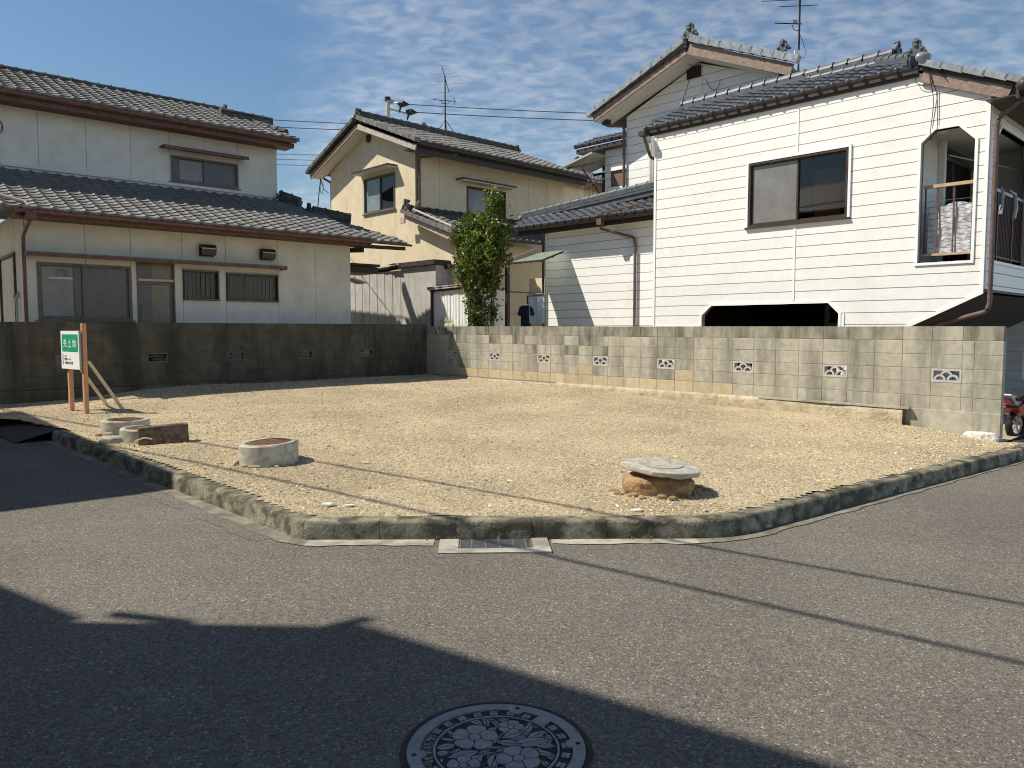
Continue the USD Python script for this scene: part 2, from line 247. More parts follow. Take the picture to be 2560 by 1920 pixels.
class MB:
    def __init__(s): s.v, s.f, s.n = [], [], 0
    def add(s, v, f):
        v = np.asarray(v, float); f = np.asarray(f, int)
        if f.shape[1] == 4: f = np.vstack([f[:, [0, 1, 2]], f[:, [0, 2, 3]]])
        s.v.append(v); s.f.append(f + s.n); s.n += len(v); return s
    def mesh(s, m): return s.add(m.vertices, m.faces)
    def box(s, fr, u0, u1, o0, o1, z0, z1):
        c = np.array([[u, z, o] for o in (o0, o1) for z in (z0, z1) for u in (u0, u1)], float)
        f = [[0, 2, 3, 1], [4, 5, 7, 6], [0, 1, 5, 4], [2, 6, 7, 3], [0, 4, 6, 2], [1, 3, 7, 5]]
        return s.add(fr.w(c), f)
    def bbox(s, fr, u0, u1, o0, o1, z0, z1, c=0.004):
        """box whose front edges are chamfered"""
        v = [[u, z, o0] for z in (z0, z1) for u in (u0, u1)] + [[u, z, o1 - c] for z in (z0, z1) for u in (u0, u1)] + [[u, z, o1] for z in (z0 + c, z1 - c) for u in (u0 + c, u1 - c)]
        f = [[0, 2, 3, 1], [8, 9, 11, 10]]
        for k in (0, 4):
            a, b = k, k + 4
            f += [[a, a + 1, b + 1, b], [a + 1, a + 3, b + 3, b + 1], [a + 3, a + 2, b + 2, b + 3], [a + 2, a, b, b + 2]]
        return s.add(fr.w(np.array(v, float)), f)
    def prism(s, fr, poly, o0, o1):
        """a polygon in the wall's (u, z), thick from o0 to o1"""
        for g in polys(poly):
            m = trimesh.creation.extrude_polygon(g, o1 - o0)
            v = np.array(m.vertices); v[:, 2] += o0
            s.add(fr.w(v), m.faces)
        return s
    def flat(s, poly, z0, z1):
        for g in polys(poly):
            m = trimesh.creation.extrude_polygon(g, z1 - z0); v = np.array(m.vertices); v[:, 2] += z0
            s.add(v, m.faces)
        return s
    def tube(s, pts, r, sides=8, cap=True):
        p = np.asarray(pts, float); r = np.broadcast_to(r, (len(p),)).astype(float)
        t = np.gradient(p, axis=0); t /= np.linalg.norm(t, axis=1, keepdims=True) + 1e-12
        a = np.cross(t, np.where(np.abs(t[:, 2:]) < .9, [0, 0, 1.], [1., 0, 0])); a /= np.linalg.norm(a, axis=1, keepdims=True) + 1e-12
        b = np.cross(t, a); g = np.arange(sides) * 2 * np.pi / sides
        v = p[:, None] + r[:, None, None] * (np.cos(g)[None, :, None] * a[:, None] + np.sin(g)[None, :, None] * b[:, None])
        k = len(p); f = []
        for i in range(k - 1):
            for j in range(sides):
                f.append([i * sides + j, i * sides + (j + 1) % sides, (i + 1) * sides + (j + 1) % sides, (i + 1) * sides + j])
        s.add(v.reshape(-1, 3), f)
        if cap:
            for i, flip in ((0, 1), (k - 1, 0)):
                ring = v[i]; c = np.vstack([ring, p[i]])
                s.add(c, [([sides, j, (j + 1) % sides] if not flip else [sides, (j + 1) % sides, j]) for j in range(sides)])
        return s
    def bar(s, A, B, w, h, up=(0, 0, 1)):
        """an oriented box from A to B; w sideways, h along up, its underside on the line"""
        A, B = np.asarray(A, float), np.asarray(B, float); t = B - A; ln = np.linalg.norm(t); t /= ln
        side = np.cross(t, up); side /= np.linalg.norm(side); upv = np.cross(side, t)
        c = [A + t * x * ln + side * y * w / 2 + upv * z * h for z in (0, 1) for y in (-1, 1) for x in (0, 1)]
        return s.add(c, [[0, 1, 3, 2][::-1], [4, 5, 7, 6], [0, 1, 5, 4], [2, 6, 7, 3], [0, 4, 6, 2], [1, 3, 7, 5]])
    def ball(s, c, r, sub=2, sq=(1, 1, 1)):
        m = trimesh.creation.icosphere(subdivisions=sub, radius=1.0)
        return s.add(m.vertices * np.array(sq) * r + np.asarray(c), m.faces)
    def done(s): return np.vstack(s.v), np.vstack(s.f)

def polys(p):
    if isinstance(p, (list, tuple, np.ndarray)): p = Polygon(p)
    if p.is_empty: return []
    if p.geom_type == 'Polygon': return [p] if p.area > 1e-6 else []
    return [g for g in p.geoms if g.geom_type == 'Polygon' and g.area > 1e-6]

taken = {}
class Prim:
    def __init__(s, path, base): s.path, s.base = path, np.asarray(base, float)
def path_for(name, parent):
    root = parent.path if parent else '/World'
    k = taken.get((root, name), 0); taken[(root, name)] = k + 1
    return f'{root}/{name}' + (f'_{k:03d}' if k else '')
def props(prim, label=None, cat=None, group=None, kind=None):
    for k, v in (('label', label), ('category', cat), ('group', group), ('kind', kind)):
        if v: prim.SetCustomDataByKey(k, v)
def thing(name, label, cat, base, group=None):
    p = path_for(name, None); x = UsdGeom.Xform.Define(stage, p); x.AddTranslateOp().Set(Gf.Vec3d(*map(float, base)))
    props(x.GetPrim(), label, cat, group); return Prim(p, base)
def obj(name, mb, mat, parent=None, smooth=False, label=None, cat=None, group=None, kind=None):
    if isinstance(mb, MB) and not mb.v: return None
    v, f = mb.done() if isinstance(mb, MB) else mb
    base = parent.base if parent else np.zeros(3)
    p = path_for(name, parent)
    m = usdkit.mesh(stage, p, (v - base, f), L[mat] if isinstance(mat, str) else mat, smooth)
    props(m.GetPrim(), label, cat, group, kind)
    return Prim(p, base)

# ------------------------------------------------------------------ the frames of the place
BW = Fr((-2.19, 19.81), 136.65, -0.0042)      # rear block wall, u from the inner corner to the right
LW = Fr((-2.19, 19.81), 48.0)                 # left block wall, u negative to the left
BW0 = Fr((-2.19, 19.81), 136.65)
MH = BW0.off(-2.0, 136.2)                     # white house, projecting front
AX = MH.off(-0.95)                            # its single storey annex
UG = MH.off(-2.2)                             # its tall rear gable
LH1 = LW.off(-0.95, 48.5)                     # cream house, ground floor
LH2 = LH1.off(-2.85)                          # cream house, upper floor
BG = Fr((-2.8, 22.6), 136.4)                  # beige house, gable wall
BD = Fr((-2.8, 22.6), 46.4)                   # beige house, eaves wall
def road_z(x, y): return -0.01 * x

# ------------------------------------------------------------------ road and ground
mb = MB(); mb.add([[-300, -300, -1.2], [300, -300, -1.2], [300, 300, -1.2], [-300, 300, -1.2]], [[0, 1, 2, 3]])
obj('terrain', mb, 'earth', kind='structure')
gx = np.linspace(-45, 45, 46); gy = np.linspace(-45, 60, 54)
X, Y = np.meshgrid(gx, gy); Z = road_z(X, Y)
idx = np.arange(X.size).reshape(X.shape)
q = np.stack([idx[:-1, :-1], idx[:-1, 1:], idx[1:, 1:], idx[1:, :-1]], -1).reshape(-1, 4)
obj('road', MB().add(np.column_stack([X.ravel(), Y.ravel(), Z.ravel()]), q), 'asphalt', kind='structure')

# kerb line: the outer foot of the kerb from far left round the cut corner to the right
KL, FLc, FRc, KR = np.array([-6.52, 10.80]), np.array([-1.62, 5.80]), np.array([1.70, 5.96]), np.array([7.85, 10.9])
def bend(a, b, c, r, k=5):
    t1 = (a - b) / np.linalg.norm(a - b); t2 = (c - b) / np.linalg.norm(c - b)
    P0, P2 = b + t1 * r, b + t2 * r
    return [(1 - t) ** 2 * P0 + 2 * t * (1 - t) * b + t * t * P2 for t in np.linspace(0, 1, k)]
kerb_path = [KL] + bend(KL, FLc, FRc, .05, 2) + bend(FLc, FRc, KR, .34, 6) + [KR]
kerb_line = LineString(kerb_path)
KW = 0.17
def off_line(dist, out):
    p = np.array(kerb_line.interpolate(dist).coords[0]); e = 0.02
    a = np.array(kerb_line.interpolate(max(dist - e, 0)).coords[0]); b = np.array(kerb_line.interpolate(min(dist + e, kerb_line.length)).coords[0])
    t = (b - a) / np.linalg.norm(b - a); nrm = np.array([-t[1], t[0]])   # inwards, to the lot
    return p + nrm * out

# lot surface
ctrl = np.array([[-1.7, 6.05, .155], [0, 6.2, .14], [1.75, 6.2, .12], [4.3, 8.2, .10], [6.7, 10.3, .085], [-4, 8.5, .19], [-6.5, 10.9, .215], [-8.6, 12.9, .29],
                 [-9.4, 13.3, .31], [-8.3, 14.3, .33], [-7.2, 15.2, .46], [-5.5, 16.8, .475], [-3.6, 18.5, .49], [-2.3, 19.7, .50], [-1.13, 18.7, .45], [.4, 17.1, .43], [1.9, 15.4, .42],
                 [3.1, 14.15, .31], [4.2, 13.0, .285], [5.3, 11.9, .28], [5.95, 11.15, .2], [6.5, 10.6, .12], [0, 9.5, .2], [-2.5, 10, .24], [2.5, 9.5, .17], [-5, 12.5, .30], [-1, 13.5, .32], [3.5, 10.8, .18], [-6.5, 12.6, .295], [-2.5, 7.9, .19], [1.4, 7.0, .145]])
from scipy.interpolate import RBFInterpolator
lot_rbf = RBFInterpolator(ctrl[:, :2], ctrl[:, 2], smoothing=.02, kernel='thin_plate_spline')
def lot_z(P):
    P = np.atleast_2d(P); z = lot_rbf(P)
    q3 = np.column_stack([P * 1.1, np.zeros(len(P))])
    return z + .022 * meshkit.fbm(q3, 3, 5) + .008 * meshkit.noise(np.column_stack([P * 7, np.zeros(len(P))]), 9)
inner = [off_line(d, KW - .03) for d in np.linspace(0, kerb_line.length, 60)]
lot_poly = Polygon([tuple(p) for p in inner] + [tuple(BW.pt(12.95, 0, 0)[:2]), tuple(BW.pt(12.9, -.05, 0)[:2]), tuple(BW.pt(-.05, -.05, 0)[:2]), tuple(LW.pt(-10.4, -.05, 0)[:2]), (-9.6, 12.2), (-7.6, 11.75)]).buffer(0)
st = .08
x0, y0, x1, y1 = lot_poly.bounds
gx = np.arange(x0, x1 + st, st); gy = np.arange(y0, y1 + st, st); X, Y = np.meshgrid(gx, gy)
import shapely
inside = shapely.contains_xy(lot_poly, X + st / 2, Y + st / 2)
Zl = lot_z(np.column_stack([X.ravel(), Y.ravel()])).reshape(X.shape)
idx = np.arange(X.size).reshape(X.shape)
q = np.stack([idx[:-1, :-1], idx[:-1, 1:], idx[1:, 1:], idx[1:, :-1]], -1)[inside[:-1, :-1]]
used, inv = np.unique(q.ravel(), return_inverse=True)
V = np.column_stack([X.ravel(), Y.ravel(), Zl.ravel()])[used]
obj('lot_ground', MB().add(V, inv.reshape(-1, 4)), 'gravel_ground', smooth=True, kind='structure')
# yards behind the walls
mb = MB().add([[-30, 10, .3], [-9.5, 13.1, .3], LW.pt(0, -.12, .3), BW0.pt(12.8, -.14, .02), [22, 26, .02], [10, 60, .3], [-40, 60, .3]], [[0, 1, 2], [0, 2, 6], [2, 3, 4], [2, 4, 5], [2, 5, 6]])
obj('yard_ground', mb, 'earth', kind='structure')

# loose gravel: crushed stones scattered over the lot
rng = np.random.default_rng(4)
protos = []
gp = path_for('loose_gravel', None)
inst = UsdGeom.PointInstancer.Define(stage, gp)
props(inst.GetPrim(), 'loose tan crushed gravel spread over the empty lot', 'gravel', None, 'stuff')
for k, mname in enumerate(('pebble_a', 'pebble_b', 'pebble_c', 'pebble_d')):
    m = trimesh.creation.icosphere(subdivisions=1, radius=1.0); v = m.vertices * (1 + .28 * np.random.default_rng(k).standard_normal((len(m.vertices), 1))) * np.array([1.25, .95, .6])
    pp = f'{gp}/stone' + (f'_{k:03d}' if k else '')
    usdkit.mesh(stage, pp, (v, m.faces), L[mname]); protos.append(pp)
N = 90000
xs = rng.uniform(x0, x1, N * 3); ys = rng.uniform(y0, y1, N * 3)
keep = shapely.contains_xy(lot_poly.buffer(-.04), xs, ys)
dens = meshkit.fbm(np.column_stack([xs * .8, ys * .8, 0 * xs]), 3, 21)
keep &= rng.uniform(0, 1, N * 3) < np.clip(.75 + 1.1 * dens, .25, 1) * np.clip(1.35 - ys / 24, .5, 1)
P = np.column_stack([xs, ys])[keep][:N]
size = np.clip(rng.lognormal(math.log(.0054), .38, len(P)), .003, .018)
pos = np.column_stack([P, lot_z(P) + size * .25])
ids = rng.choice(4, len(P), p=[.46, .34, .13, .07])
ang = rng.uniform(0, 2 * np.pi, len(P)); tilt = rng.normal(0, .25, len(P))
quat = np.column_stack([np.cos(ang / 2), np.sin(tilt) * .5, np.zeros(len(P)), np.sin(ang / 2)]); quat /= np.linalg.norm(quat, axis=1, keepdims=True)
inst.CreatePrototypesRel().SetTargets([Sdf.Path(p) for p in protos])
inst.CreateProtoIndicesAttr(Vt.IntArray.FromNumpy(ids.astype(np.int32)))
inst.CreatePositionsAttr(Vt.Vec3fArray.FromNumpy(pos.astype(np.float32)))
inst.CreateScalesAttr(Vt.Vec3fArray.FromNumpy(np.repeat(size[:, None], 3, 1).astype(np.float32)))
inst.CreateOrientationsAttr(Vt.QuathArray([Gf.Quath(float(a), float(b), float(c), float(d)) for a, b, c, d in quat]))

# kerb stones
kt = thing('kerb', 'mossy weathered concrete kerb edging the gravel lot along the road', 'kerb', (*FLc, 0))
d, total, k = 0.0, kerb_line.length, 0
marks = [0.0]
dl = kerb_line.project(Point(FLc)); dr = kerb_line.project(Point(FRc))
for a, b in ((0, dl), (dl, dr - .36), (dr - .36, dr + .36), (dr + .36, total)):
    k = max(1, round((b - a) / .6)); marks += list(np.linspace(a, b, k + 1)[1:])
for a, b in zip(marks[:-1], marks[1:]):
    rr = np.random.default_rng(int(a * 100) + 7)
    nseg = 14
    ds = np.linspace(a + .0015, b - .0015, nseg)
    h = .145 + rr.uniform(-.0015, .0015); sk = rr.uniform(-.0015, .0015)
    prof = [(-.012, -.06), (0, .02), (.012, h - .028), (.03, h - .006), (.055, h), (KW - .02, h + .004), (KW, h - .01), (KW, -.06)]
    ring = []
    for dd in ds:
        for (w, z) in prof:
            p = off_line(dd, w + sk); ring.append([p[0], p[1], road_z(*p) + z])
    ring = np.array(ring); jit = (meshkit.fbm(ring * 5, 4, 3)[:, None] * np.array([.007, .007, .006])); ring += jit
    m = len(prof); f = []
    for i in range(nseg - 1):
        for j in range(m): f.append([i * m + j, i * m + (j + 1) % m, (i + 1) * m + (j + 1) % m, (i + 1) * m + j])
    mb = MB().add(ring, f)
    mb.add(ring[:m], [[0, j + 1, j] for j in range(1, m - 1)]); mb.add(ring[-m:], [[0, j, j + 1] for j in range(1, m - 1)])
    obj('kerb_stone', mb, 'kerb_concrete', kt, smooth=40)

# concrete gutter strip at the kerb's foot
def strip(name, d0, d1, w, z, mat, w1=None):
    ds = np.linspace(d0, d1, 48); a = [off_line(t, .0) for t in ds]; b = []
    for i, t in enumerate(ds):
        ww = w + (w1 - w if w1 else 0) * i / 47 + .012 * math.sin(t * 9) + .008 * math.sin(t * 23)
        b.append(off_line(t, -ww))
    v = [[p[0], p[1], road_z(*p) + z] for p in a] + [[p[0], p[1], road_z(*p) + z] for p in b]
    obj(name, MB().add(v, [[i, i + 48, i + 49, i + 1] for i in range(47)]), mat, kind='structure')
strip('gutter_strip', dl + .06, dl + 1.02, .155, .006, 'gutter_concrete')
strip('gutter_strip', dl + 1.92, dr - .25, .14, .006, 'gutter_concrete', .13)
strip('gutter_strip', dr - .25, total - .2, .13, .006, 'gutter_worn', .05)
strip('gutter_strip', .05, dl + .06, .10, .006, 'gutter_worn', .155)
strip('left_gutter_patch', .3, dl - .2, .34, .003, 'asphalt', .28)

# drain with steel grating
dt = thing('storm_drain', 'steel grating in a pale concrete frame against the kerb', 'drain grating', (-.13, 5.7, 0))
G0 = Fr((-.13, 5.735), 90 - 2.9)
fr_poly = sbox(-.42, -.235, .41, .18).difference(sbox(-.275, -.125, .285, .15))
v = MB()
for g in polys(fr_poly):
    m = trimesh.creation.extrude_polygon(g, .2); w = np.array(m.vertices)
    q = np.column_stack([G0.p + w[:, :1] * G0.d - w[:, 1:2] * G0.n, w[:, 2] - .188 - .01 * (-.13)])
    v.add(q, m.faces)
obj('concrete_frame', v, 'gutter_concrete', dt)
def gpt(u, y, z): return np.array([*(G0.p + G0.d * u - G0.n * y), z])
for i in range(19):
    y = -.118 + i * .0145
    obj('grating_bar', MB().bar(gpt(-.27, y, -.02), gpt(.28, y, -.02), .006, .026), 'grate_steel', dt)
for u in (-.262, -.175, -.07, .035, .14, .235, .275):
    obj('cross_bar', MB().bar(gpt(u, -.122, .004), gpt(u, .147, .004), .012, .006), 'grate_steel', dt)
obj('drain_pit', MB().add([gpt(-.275, -.125, -.18), gpt(.285, -.125, -.18), gpt(.285, .15, -.18), gpt(-.275, .15, -.18)], [[0, 1, 2, 3]]), 'dark_room', dt)

# manhole cover in the road
MC = np.array([-.06, 2.878]); RO = .372
mt = thing('manhole_cover', 'round cast iron manhole cover with raised flower relief in the shaded road', 'manhole cover', (*MC, 0))
def disc(mbx, poly, z0, z1):
    for g in polys(poly):
        m = trimesh.creation.extrude_polygon(g, z1 - z0); w = np.array(m.vertices)
        mbx.add(np.column_stack([w[:, 0] + MC[0], w[:, 1] + MC[1], w[:, 2] + z0]), m.faces)
    return mbx
C0 = Point(0, 0)
obj('frame_ring', disc(MB(), C0.buffer(RO, 64).difference(C0.buffer(.35, 64)), -.02, .007), 'iron_recess', mt)
obj('lid', disc(MB(), C0.buffer(.346, 64), -.02, .003), 'iron_recess', mt)
rim = C0.buffer(.345, 64).difference(C0.buffer(.296, 64))
for a in (75, 5, 190, 280):
    x, y = .3 * math.cos(math.radians(a)), .3 * math.sin(math.radians(a))
    rim = rim.union(Point(x, y).buffer(.03)).difference(Point(x * 1.06, y * 1.06).buffer(.011))
tab = affinity.translate(affinity.rotate(sbox(-.032, -.03, .032, .03), -38), .272 * math.cos(math.radians(48)), .272 * math.sin(math.radians(48)))
rim = rim.union(tab.intersection(C0.buffer(.33)))
obj('rim', disc(MB(), rim, .003, .011), 'iron_raised', mt)
obj('inner_ring', disc(MB(), C0.buffer(.245, 64).difference(C0.buffer(.236, 64)), .003, .010), 'iron_raised', mt)
stud = unary_union([sbox(-.017, -.0045 + y, .017, .0045 + y) for y in (-.008, .008)] + [sbox(-.0045 + x, -.017, .0045 + x, .017) for x in (-.008, .008)])
for i in range(24):
    a = 3.5 + i * 15
    if abs((a - 48 + 180) % 360 - 180) < 11 or 160 < a < 205: continue
    g = affinity.rotate(stud, a); g = affinity.translate(g, .270 * math.cos(math.radians(a)), .270 * math.sin(math.radians(a)))
    obj('stud', disc(MB(), g, .003, .009), 'iron_raised', mt)
# raised letter strokes on the left of the rim
def strokes(segs, w): return unary_union([LineString(s).buffer(w, cap_style=2) for s in segs])
GL = {'su': [[(-.4, .35), (.4, .35)], [(.1, .5), (.1, .0), (-.1, -.15), (-.05, -.35), (.1, -.3), (.1, -.05)], [(.0, -.3), (-.2, -.5)]],
      'i': [[(-.35, .4), (-.35, -.2), (-.2, -.4), (-.1, -.2)], [(.25, .35), (.38, -.15)]],
      'ge': [[(-.4, .4), (-.4, -.45)], [(-.1, .2), (.45, .2)], [(.2, .45), (.2, -.2), (.0, -.45)], [(.3, .45), (.4, .35)]],
      'u': [[(-.2, .45), (.15, .35)], [(-.35, .1), (.2, .2), (.3, -.05), (.1, -.45)]]}
for i, nm in enumerate(('ge', 'su', 'i', 'u')):
    a = 198 - i * 10
    g = affinity.scale(strokes(GL[nm], .09), .034, .034, origin=(0, 0)); g = affinity.rotate(g, a - 90 + 180 - 180, origin=(0, 0))
    g = affinity.translate(g, .268 * math.cos(math.radians(a)), .268 * math.sin(math.radians(a)))
    obj('letter', disc(MB(), g, .003, .009), 'iron_raised', mt)
# the flowers and leaves
def petal(cx, cy, a, ln, wd, notch=.0):
    t = np.linspace(0, np.pi, 14); x = ln * (1 - np.cos(t)) / 2; y = wd * np.sin(t) ** .75 * (0.55 + .45 * x / ln)
    p = Polygon(np.vstack([np.column_stack([x, y]), np.column_stack([x, -y])[::-1]])).buffer(0)
    return affinity.translate(affinity.rotate(p, a, origin=(0, 0)), cx, cy)
def leafp(cx, cy, a, ln, wd):
    t = np.linspace(0, 1, 12); y = wd * np.sin(np.pi * t) * (1 - .35 * t); p = Polygon(np.vstack([np.column_stack([t * ln, y]), np.column_stack([t * ln, -y])[::-1]])).buffer(0)
    p = p.difference(LineString([(.12 * ln, 0), (.9 * ln, 0)]).buffer(.0022))
    return affinity.translate(affinity.rotate(p, a, origin=(0, 0)), cx, cy)
used_area = Polygon()
relief = []
def put(p, nm):
    global used_area
    p = p.intersection(C0.buffer(.229)).difference(used_area.buffer(.0042))
    if p.is_empty: return
    p = max(polys(p), key=lambda g: g.area) if polys(p) else p
    relief.append((nm, p)); used_area = used_area.union(p)
def flower(cx, cy, r, rot=0, k=5):
    put(Point(cx, cy).buffer(r * .26), 'flower_centre')
    for i in range(k): put(petal(cx + .22 * r * math.cos(math.radians(rot + 360 / k * i)), cy + .22 * r * math.sin(math.radians(rot + 360 / k * i)), rot + 360 / k * i, r * .82, r * .55), 'petal')
flower(-.088, .075, .088, 15); flower(.085, -.075, .082, 40); flower(.055, .155, .05, 0); flower(-.12, -.125, .06, 20)
lr = random.Random(3)
for (cx, cy, a, ln) in [(-.16, .06, 170, .07), (-.155, .1, 150, .07), (-.16, .02, 200, .08), (-.04, .16, 100, .06), (-.06, .17, 140, .07), (.02, .07, 30, .09), (.0, .04, -10, .09), (.06, .02, 15, .14), (.12, .06, 40, .09), (.14, .02, -5, .08), (.1, .1, 60, .08), (.15, -.03, -20, .07), (-.07, -.03, 200, .11), (-.05, -.05, 230, .11), (.0, -.04, 260, .1), (.02, -.02, 300, .08), (-.02, -.13, 250, .08), (.03, -.16, 280, .07), (-.18, -.03, 200, .06), (.17, .1, 30, .06), (.12, .15, 50, .07), (0, .2, 30, .05), (-.1, .19, 120, .05), (.19, -.06, -30, .05), (-.2, -.08, 230, .06), (.1, -.18, -60, .05)]:
    put(leafp(cx, cy, a, ln * 1.1, ln * .27), 'leaf')
for i in range(60):
    a, rr_ = lr.uniform(0, 6.283), .22 * math.sqrt(lr.random())
    put(leafp(rr_ * math.cos(a), rr_ * math.sin(a), lr.uniform(0, 360), lr.uniform(.045, .075), lr.uniform(.010, .017)), 'leaf')
put(strokes([[(-.2, -.02), (-.05, .0), (.08, .0), (.2, .05)]], .004), 'stem'); put(strokes([[(-.03, .0), (.03, .12), (.1, .2)]], .004), 'stem')
for nm, p in relief: obj(nm, disc(MB(), p, .003, .010), 'iron_raised', mt)

# ------------------------------------------------------------------ block walls
def screen_block(fr, u0, u1, z0, z1, o0, o1, kind):
    w, h = u1 - u0, z1 - z0
    outer = sbox(u0, z0, u1, z1); hole = sbox(u0 + .028, z0 + .035, u1 - .028, z1 - .028)
    solid = outer.difference(hole)
    if kind == 'wave':
        cx = (u0 + u1) / 2; zb = z0 + .035; q = .086
        arcs = [(cx - q, zb, .078), (cx + q, zb, .078), (cx, zb + .055, .082)]
        bars = unary_union([Point(x, z).buffer(r, 24).difference(Point(x, z).buffer(r - .028, 24)) for x, z, r in arcs])
        low = unary_union([Point(x, zb).buffer(.05, 24) for x in (cx - q, cx + q)])
        solid = solid.union(bars.difference(low).intersection(outer))
    else:
        zc = (z0 + z1) / 2
        solid = solid.union(unary_union([sbox(u0, zc + .02, u1 - .1, zc + .036), sbox(u0 + .1, zc - .036, u1, zc - .02), sbox(u0 + .12, zc + .03, u0 + .136, z1)]))
    return MB().prism(fr, solid, o0, o1)
def block_wall(name, label, fr, ua, ub, top, rows, mats, vents, vkind, vmat, thick=.12, skip_to=None):
    t = thing(name, label, 'block wall', fr.pt(ua, 0, 0))
    j = .0028 if vkind == 'wave' else .0015
    solid = sbox(ua + .01, -.2, ub - .01, top - .012)
    for u in vents: solid = solid.difference(sbox(u - .175, top - .78, u + .175, top - .62))
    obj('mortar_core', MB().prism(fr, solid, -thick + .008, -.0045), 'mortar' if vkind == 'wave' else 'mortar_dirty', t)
    u = ua; cols = []
    while u < ub - .02:
        v = min(u + .4, ub); cols.append((u, v)); u = v
    if name == 'rear_block_wall': cols = [(a, b) for a, b in cols if b <= 12.401] + [(12.4, 12.55), (12.55, ub)]
    for r in range(rows):
        for (a, b) in cols:
            z1 = top - .2 * r; z0 = z1 - .2
            c = (a + b) / 2
            if r == 3 and any(abs(c - v) < .1 for v in vents):
                obj('screen_block', screen_block(fr, a + j, b - j, z0 + j, z1 - j, -thick, .002, vkind), vmat, t); continue
            mat = mats(r, c)
            jo = R.uniform(-.002, .002)
            mb = MB().bbox(fr, a + j, b - j, -thick, jo, z0 + j if r < rows - 1 else z0, z1 - j if r else z1, .004)
            obj('block', mb, mat, t)
    return t
def rear_mat(r, u):
    if r == 0: return 'block_top' if (u < 8.8 or R.random() < .55) else 'block_concrete'
    if r in (1,) and u < 5.5: return 'block_top' if R.random() < .75 else 'block_concrete'
    if r == 2 and 3.5 < u < 6.5: return 'block_top' if R.random() < .4 else 'block_concrete'
    if r >= 5 and u < 8.8: return 'block_low'
    if r == 4 and 4 < u < 9: return 'block_low' if R.random() < .4 else 'block_concrete'
    return 'block_concrete'
rear = block_wall('rear_block_wall', 'sunlit concrete block wall with fan pattern vents behind the gravel lot', BW, 0, 12.9, 1.735, 6, rear_mat, [1.0 + 1.6 * i for i in range(8)], 'wave', 'vent_block')
lv = [-8.02, -6.42, -4.82, -3.22, -1.62]
lv = [-8.2, -6.6, -5.0, -3.4, -1.8]
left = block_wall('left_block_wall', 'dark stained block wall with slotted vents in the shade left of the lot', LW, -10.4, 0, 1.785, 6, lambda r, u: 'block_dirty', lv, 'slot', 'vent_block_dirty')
# footings, rough and uneven
def rough_footing(fr, ua, ub, ztop, out, parent, seed, mat='footing'):
    us = np.linspace(ua, ub, int((ub - ua) / .07)); v = []; f = []
    for u in us:
        a = meshkit.fbm(np.array([[u * 1.3, seed, 0]]), 4, seed)[0]; b = meshkit.fbm(np.array([[u * 2.1, seed + 5, 0]]), 4, seed + 2)[0]
        for z, o in ((ztop + .012, -.06), (ztop + .006, out * (.5 + .2 * b)), (ztop - .03, out * (.8 + .9 * b)), (ztop - .12 + .05 * a, out * (.85 + .8 * a)), (ztop - .25, out * (1.1 + .6 * b)), (ztop - .48, out * 1.5)):
            v.append(fr.pt(u, o, z))
    m = 6
    for i in range(len(us) - 1):
        for j in range(m - 1): f.append([i * m + j, (i + 1) * m + j, (i + 1) * m + j + 1, i * m + j + 1])
    obj('footing', MB().add(v, [x[::-1] for x in f]), mat, parent, smooth=40)
rough_footing(BW, 0, 4.6, .50, .03, rear, 3); rough_footing(BW, 4.6, 9.3, .53, .05, rear, 8); rough_footing(BW, 9.3, 11.66, .53, .075, rear, 14)
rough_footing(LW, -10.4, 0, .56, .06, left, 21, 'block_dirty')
obj('footing_ledge', MB().box(BW, 9.35, 11.75, .02, .10, .525, .555).box(BW, 11.3, 11.66, .02, .09, .515, .54), 'block_concrete', rear)
obj('end_pier', MB().bbox(BW, 11.665, 12.9, -.12, .004, .02, .54, .006), 'block_concrete', rear)
# rubble stone at the wall's end
v, f = trimesh.creation.icosphere(subdivisions=3).vertices, trimesh.creation.icosphere(subdivisions=3).faces
def lump(c, r, seed, amp=.25, fr=None, freq=2.0):
    m = trimesh.creation.icosphere(subdivisions=3); w = np.array(m.vertices); w = w * (1 + amp * meshkit.fbm(w * freq + seed * 3.1, 4, seed)[:, None])
    w = np.sign(w) * np.abs(w) ** .8
    return MB().add(w * np.array(r) + np.array(c), m.faces)
wq = np.array(trimesh.creation.icosphere(subdivisions=3).vertices); wq = np.sign(wq) * np.abs(wq) ** .55
wq *= (1 + .22 * meshkit.fbm(wq * 3.4, 5, 6)[:, None])
obj('corner_stone', MB().add(np.array([BW.pt(12.68 + a * .20, .05 + b * .07, .165 + c * .105) for a, b, c in wq]), f), 'white_stone', label='pale chipped stone at the foot of the rear wall end', cat='stone')

